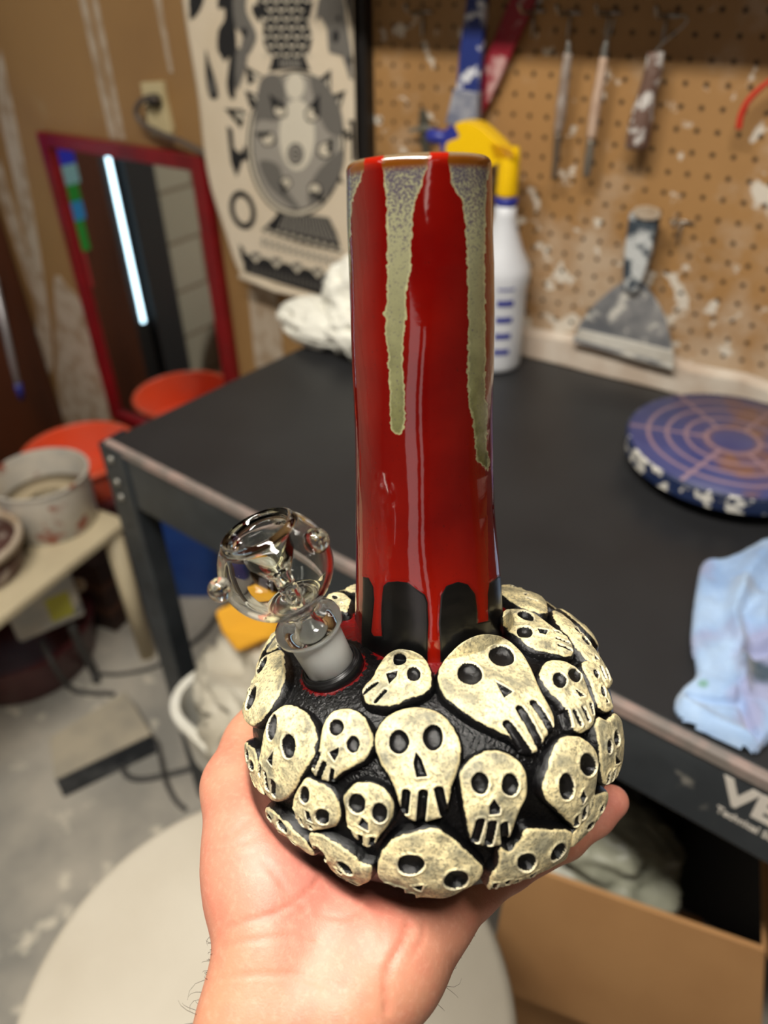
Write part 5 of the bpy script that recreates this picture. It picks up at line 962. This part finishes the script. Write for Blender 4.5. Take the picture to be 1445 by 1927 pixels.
# ============================================================ THE HAND
def cpt(px, py, z): return np.array([(px-CX)/FPX*z, (py-CY)/FPX*z, z])
CAPS = [  # forearm
 ((478, 1905, .262), .0168, (-.108, .36, .17), .024), ((565, 1910, .266), .0195, (-.085, .375, .18), .030), ((650, 1900, .262), .0165, (-.058, .36, .17), .024),
 # wrist into palm
 ((478, 1905, .262), .0168, (508, 1770, .272), .0165), ((508, 1770, .272), .0165, (508, 1655, .288), .0215),
 ((565, 1910, .266), .0195, (610, 1760, .280), .0180), ((610, 1760, .280), .0180, (650, 1640, .305), .0180), ((650, 1900, .262), .0165, (715, 1790, .272), .0165),
 ((715, 1790, .272), .0165, (790, 1660, .303), .0165), ((650, 1905, .263), .0160, (735, 1815, .270), .0165), ((735, 1815, .270), .0165, (812, 1722, .287), .0150), ((610, 1760, .285), .017, (715, 1790, .276), .016),
 # thenar and thumb
 ((508, 1655, .288), .0215, (482, 1570, .298), .0180), ((482, 1570, .298), .0180, (455, 1480, .318), .0148), ((455, 1480, .318), .0148, (478, 1400, .340), .0118), ((478, 1400, .340), .0118, (520, 1310, .362), .0100), ((508, 1655, .288), .0215, (600, 1640, .302), .018),
 # knuckle row
 ((650, 1640, .305), .0180, (720, 1580, .345), .0120), ((650, 1640, .305), .0180, (800, 1590, .340), .0120), ((790, 1660, .303), .0165, (860, 1610, .330), .0115), ((812, 1722, .287), .0150, (880, 1668, .302), .0128),
 # little finger
 ((880, 1668, .302), .0128, (955, 1630, .314), .0098), ((955, 1630, .314), .0098, (1062, 1578, .326), .0088), ((1062, 1578, .326), .0086, (1118, 1536, .332), .0083), ((1118, 1536, .332), .0083, (1152, 1508, .336), .0076),
 # ring, middle, index under and behind the base
 ((860, 1610, .330), .0115, (985, 1560, .358), .0096), ((985, 1560, .358), .0096, (1060, 1480, .385), .0088), ((1060, 1480, .385), .0088, (1090, 1400, .402), .0080),
 ((800, 1590, .340), .0120, (900, 1545, .378), .0098), ((900, 1545, .378), .0098, (960, 1450, .404), .0090), ((960, 1450, .404), .0090, (985, 1370, .412), .0080),
 ((720, 1580, .345), .0120, (765, 1530, .382), .0098), ((765, 1530, .382), .0098, (800, 1430, .410), .0090), ((800, 1430, .410), .0090, (815, 1350, .415), .0080)]
prims = []
for a, ra, b, rb in CAPS:
    A3 = cpt(*a) if abs(a[0]) > 5 else np.array(a); B3 = cpt(*b) if abs(b[0]) > 5 else np.array(b); prims.append((A3, ra, B3, rb))
lo = np.min([np.minimum(a-ra, b-rb) for a, ra, b, rb in prims], 0)-.006; hi = np.max([np.maximum(a+ra, b+rb) for a, ra, b, rb in prims], 0)+.006
st_ = .00150; dims = [int((hi[k]-lo[k])/st_)+2 for k in range(3)]
X, Y, Z = np.meshgrid(*[lo[k]+st_*np.arange(dims[k], dtype=np.float32) for k in range(3)], indexing='ij')
D = np.full(X.shape, 1.0, np.float32)
def smin(a, b, k): h = np.clip(.5+.5*(b-a)/k, 0, 1); return b*(1-h)+a*h-k*h*(1-h)
for i, (a, ra, b, rb) in enumerate(prims):
    l2, h2 = np.minimum(a-ra, b-rb)-.022, np.maximum(a+ra, b+rb)+.022
    s3 = tuple(slice(max(0, int((l2[k]-lo[k])/st_)), min(dims[k], int((h2[k]-lo[k])/st_)+2)) for k in range(3))
    e = b-a; x, y, z = X[s3], Y[s3], Z[s3]; tt = np.clip(((x-a[0])*e[0]+(y-a[1])*e[1]+(z-a[2])*e[2])/(e@e), 0, 1)
    dd = np.sqrt((x-a[0]-e[0]*tt)**2+(y-a[1]-e[1]*tt)**2+(z-a[2]-e[2]*tt)**2)-(ra+(rb-ra)*tt)
    D[s3] = smin(D[s3], dd, .012 if i < 17 else (.007 if i < 21 else .0035))
# the base presses into the hand
rx = (X-O_c[0])*X_c[0]+(Y-O_c[1])*X_c[1]+(Z-O_c[2])*X_c[2]; ra_ = (X-O_c[0])*A_c[0]+(Y-O_c[1])*A_c[1]+(Z-O_c[2])*A_c[2]; rz_ = (X-O_c[0])*Z_c[0]+(Y-O_c[1])*Z_c[1]+(Z-O_c[2])*Z_c[2]
nx_ = np.where(ra_ > 0, NT, NB).astype(np.float32); G_ = ((np.hypot(rx, rz_)/EA)**nx_+(np.abs(ra_)/EC)**nx_)**(1/nx_); gg = np.gradient(G_, st_); E_ = (G_-1)/np.maximum(np.sqrt(gg[0]**2+gg[1]**2+gg[2]**2), 5)-.0004
D = -smin(-D, E_, .0015)
def surface_nets(D, lo, st_):
    s = D < 0; nx, ny, nz = D.shape; acc = np.zeros((nx-1, ny-1, nz-1, 3), np.float32); cnt = np.zeros((nx-1, ny-1, nz-1), np.float32)
    corners = [(i, j, k) for i in (0, 1) for j in (0, 1) for k in (0, 1)]
    sub = lambda A, c: A[c[0]:nx-1+c[0], c[1]:ny-1+c[1], c[2]:nz-1+c[2]]
    for c in corners:
        for ax in range(3):
            if c[ax] == 0:
                c2 = list(c); c2[ax] = 1; d0, d1 = sub(D, c), sub(D, c2); cr_ = (sub(s, c) != sub(s, c2)); t = np.where(cr_, d0/np.where(cr_, d0-d1, 1), 0)
                for m in range(3): acc[..., m] += np.where(cr_, c[m]+(t if m == ax else 0), 0)
                cnt += cr_
    on = cnt > 0; idx = np.full(cnt.shape, -1); idx[on] = np.arange(on.sum()); ii = np.argwhere(on); V = (ii+acc[on]/cnt[on][:, None])*st_+lo
    F = []
    for ax in range(3):
        o1, o2 = [(1, 2), (2, 0), (0, 1)][ax]; sl0 = [slice(1, -1)]*3; sl0[ax] = slice(0, -1); sl1 = [slice(1, -1)]*3; sl1[ax] = slice(1, None)
        a, b = s[tuple(sl0)], s[tuple(sl1)]; e = np.argwhere(a != b); off = np.array([1, 1, 1]); off[ax] = 0; e0 = e+off; inside = a[tuple(e.T)]
        g = lambda d1, d2: idx[tuple((e0-np.eye(3, dtype=int)[o1]*d1-np.eye(3, dtype=int)[o2]*d2).T)]
        q = np.stack([g(1, 1), g(0, 1), g(0, 0), g(1, 0)], 1); q[~inside] = q[~inside][:, ::-1]; F.append(q)
    return V, np.vstack(F)
V, F = surface_nets(D, lo, st_); F = F[(F >= 0).all(1)]
# light smoothing
ed = np.vstack([F[:, [0, 1]], F[:, [1, 2]], F[:, [2, 3]], F[:, [3, 0]]]); n_ = len(V)
def relax(V, it, lam=.5):
    deg = np.bincount(ed[:, 0], minlength=n_)+np.bincount(ed[:, 1], minlength=n_)
    for _ in range(it):
        S = np.zeros_like(V)
        for k in range(3): S[:, k] = np.bincount(ed[:, 0], V[ed[:, 1], k], n_)+np.bincount(ed[:, 1], V[ed[:, 0], k], n_)
        V = V*(1-lam)+lam*S/np.maximum(deg, 1)[:, None]
    return V
V = relax(V, 5)
hx = CX+FPX*V[:, 0]/V[:, 2]; hy = CY+FPX*V[:, 1]/V[:, 2]
def HC(x, y): return (340+x/1.642, 1450+y/1.642)
CREASE = [([(150, 478), (215, 462), (270, 448), (330, 420), (395, 372), (430, 330)], 1.0), ([(134, 545), (190, 528), (260, 520), (330, 512), (420, 516)], .8), ([(705, 470), (690, 520), (662, 570), (640, 620), (634, 680), (640, 740)], 1.6), ([(752, 470), (748, 520), (720, 560)], .7),
 ([(255, 280), (300, 330), (330, 380), (385, 430)], .8), ([(130, 640), (240, 628), (370, 640), (500, 668)], .5), ([(320, 620), (390, 640), (480, 700)], .4), ([(420, 440), (500, 455), (560, 430)], .5), ([(610, 445), (625, 500), (600, 580)], .5), ([(120, 250), (180, 230), (230, 200)], .4), ([(115, 215), (165, 190), (210, 150)], .4), ([(130, 300), (200, 270), (260, 240)], .35), ([(1200, 255), (1215, 272), (1222, 290)], .5)]
cz = np.zeros(n_)
for pl2, w_ in CREASE:
    q = [HC(*p) for p in smooth(pl2, 4, False)]; dd = np.full(n_, 1e9)
    for a, b in zip(q[:-1], q[1:]): dd = np.minimum(dd, sdf_seg(hx, hy, a, b))
    cz = np.maximum(cz, w_*np.exp(-(dd/(4.2 if w_ < 1.5 else 7))**2))
# hand normals for a real dent along the creases
tri = V[F[:, 2]]-V[F[:, 0]]; tr2 = V[F[:, 3]]-V[F[:, 1]]; fn_ = np.cross(tri, tr2); N = np.zeros_like(V)
for k in range(4):
    for m in range(3): N[:, m] += np.bincount(F[:, k], fn_[:, m], n_)
N /= np.maximum(np.linalg.norm(N, axis=1), 1e-9)[:, None]
facing = (N*V).sum(1) < 0
V = V-N*(cz*.0006*facing)[:, None]
palm = np.exp(-((hx-640)/260)**2-((hy-1600)/210)**2)+.8*np.exp(-((hx-1150)/90)**2-((hy-1510)/70)**2)
def skin_mat():
    m, nt, b = base_mat('skin', (226, 164, 138), .48); b.inputs['Subsurface Weight'].default_value = .12; b.inputs['Subsurface Radius'].default_value = (1.0, .35, .2); b.inputs['Subsurface Scale'].default_value = .004
    nA = tex(nt, 55, 5, .6).outputs[0]; nB = tex(nt, 420, 4).outputs[0]
    c = mixc(nt, attr(nt, 'palm'), (190, 134, 104), (200, 126, 112)); c = mixc(nt, mth(nt, 'MULTIPLY', ramp(nt, nA, .45, .7), .5), c, (192, 106, 88)); c = mixc(nt, mth(nt, 'MULTIPLY', ramp(nt, nB, .5, .72), .25), c, (222, 168, 144))
    c = mixc(nt, mth(nt, 'MULTIPLY', attr(nt, 'crease'), .32), c, (190, 104, 84)); nt.links.new(c, b.inputs['Base Color'])
    bump(nt, b, mth(nt, 'ADD', tex(nt, 1400, 3, .6, stretch=(1, 1, .5)).outputs[0], mth(nt, 'MULTIPLY', nA, 1.5)), .22, .0006); return m
Vw = C+V@M.T
hand = obj('person', Vw, F.tolist(), skin_mat(), attrs={'crease': np.clip(cz, 0, 1)*facing, 'palm': np.clip(palm, 0, 1)})
tag(hand, 'bare hand and forearm, palm up, holding the water pipe from below', 'person')
# a few dark hairs on the forearm edge
hm = mat('dark_hair', (48, 36, 30), .5); hv = []
cand = np.where((hy > 1760) & (hy < 1935) & (np.abs(N[:, 2]) < .35) & (N[:, 0] < -.5))[0]; cand2 = np.where((hy > 1740) & (hy < 1900) & (np.abs(N[:, 2]) < .35) & (N[:, 0] > .5))[0]
for k in list(rng.choice(cand, min(34, len(cand)), replace=False))+list(rng.choice(cand2, min(10, len(cand2)), replace=False)):
    L = rng.uniform(.003, .0085)*(1.0 if hy[k] > 1840 else .45); p0 = V[k]; n_k = N[k]; g_ = np.array([rng.normal(0, .3), rng.uniform(-.9, .9), rng.normal(0, .3)])
    hv.append(tube(C+np.array([p0, p0+n_k*L*.35+g_*L*.25, p0+n_k*L*.5+g_*L*.6, p0+n_k*L*.45+g_*L])@M.T, [.00007, .00007, .00005, .00003], 5))
v, f = merge(*hv); o = obj('arm_hair', v, f, hm, hand)
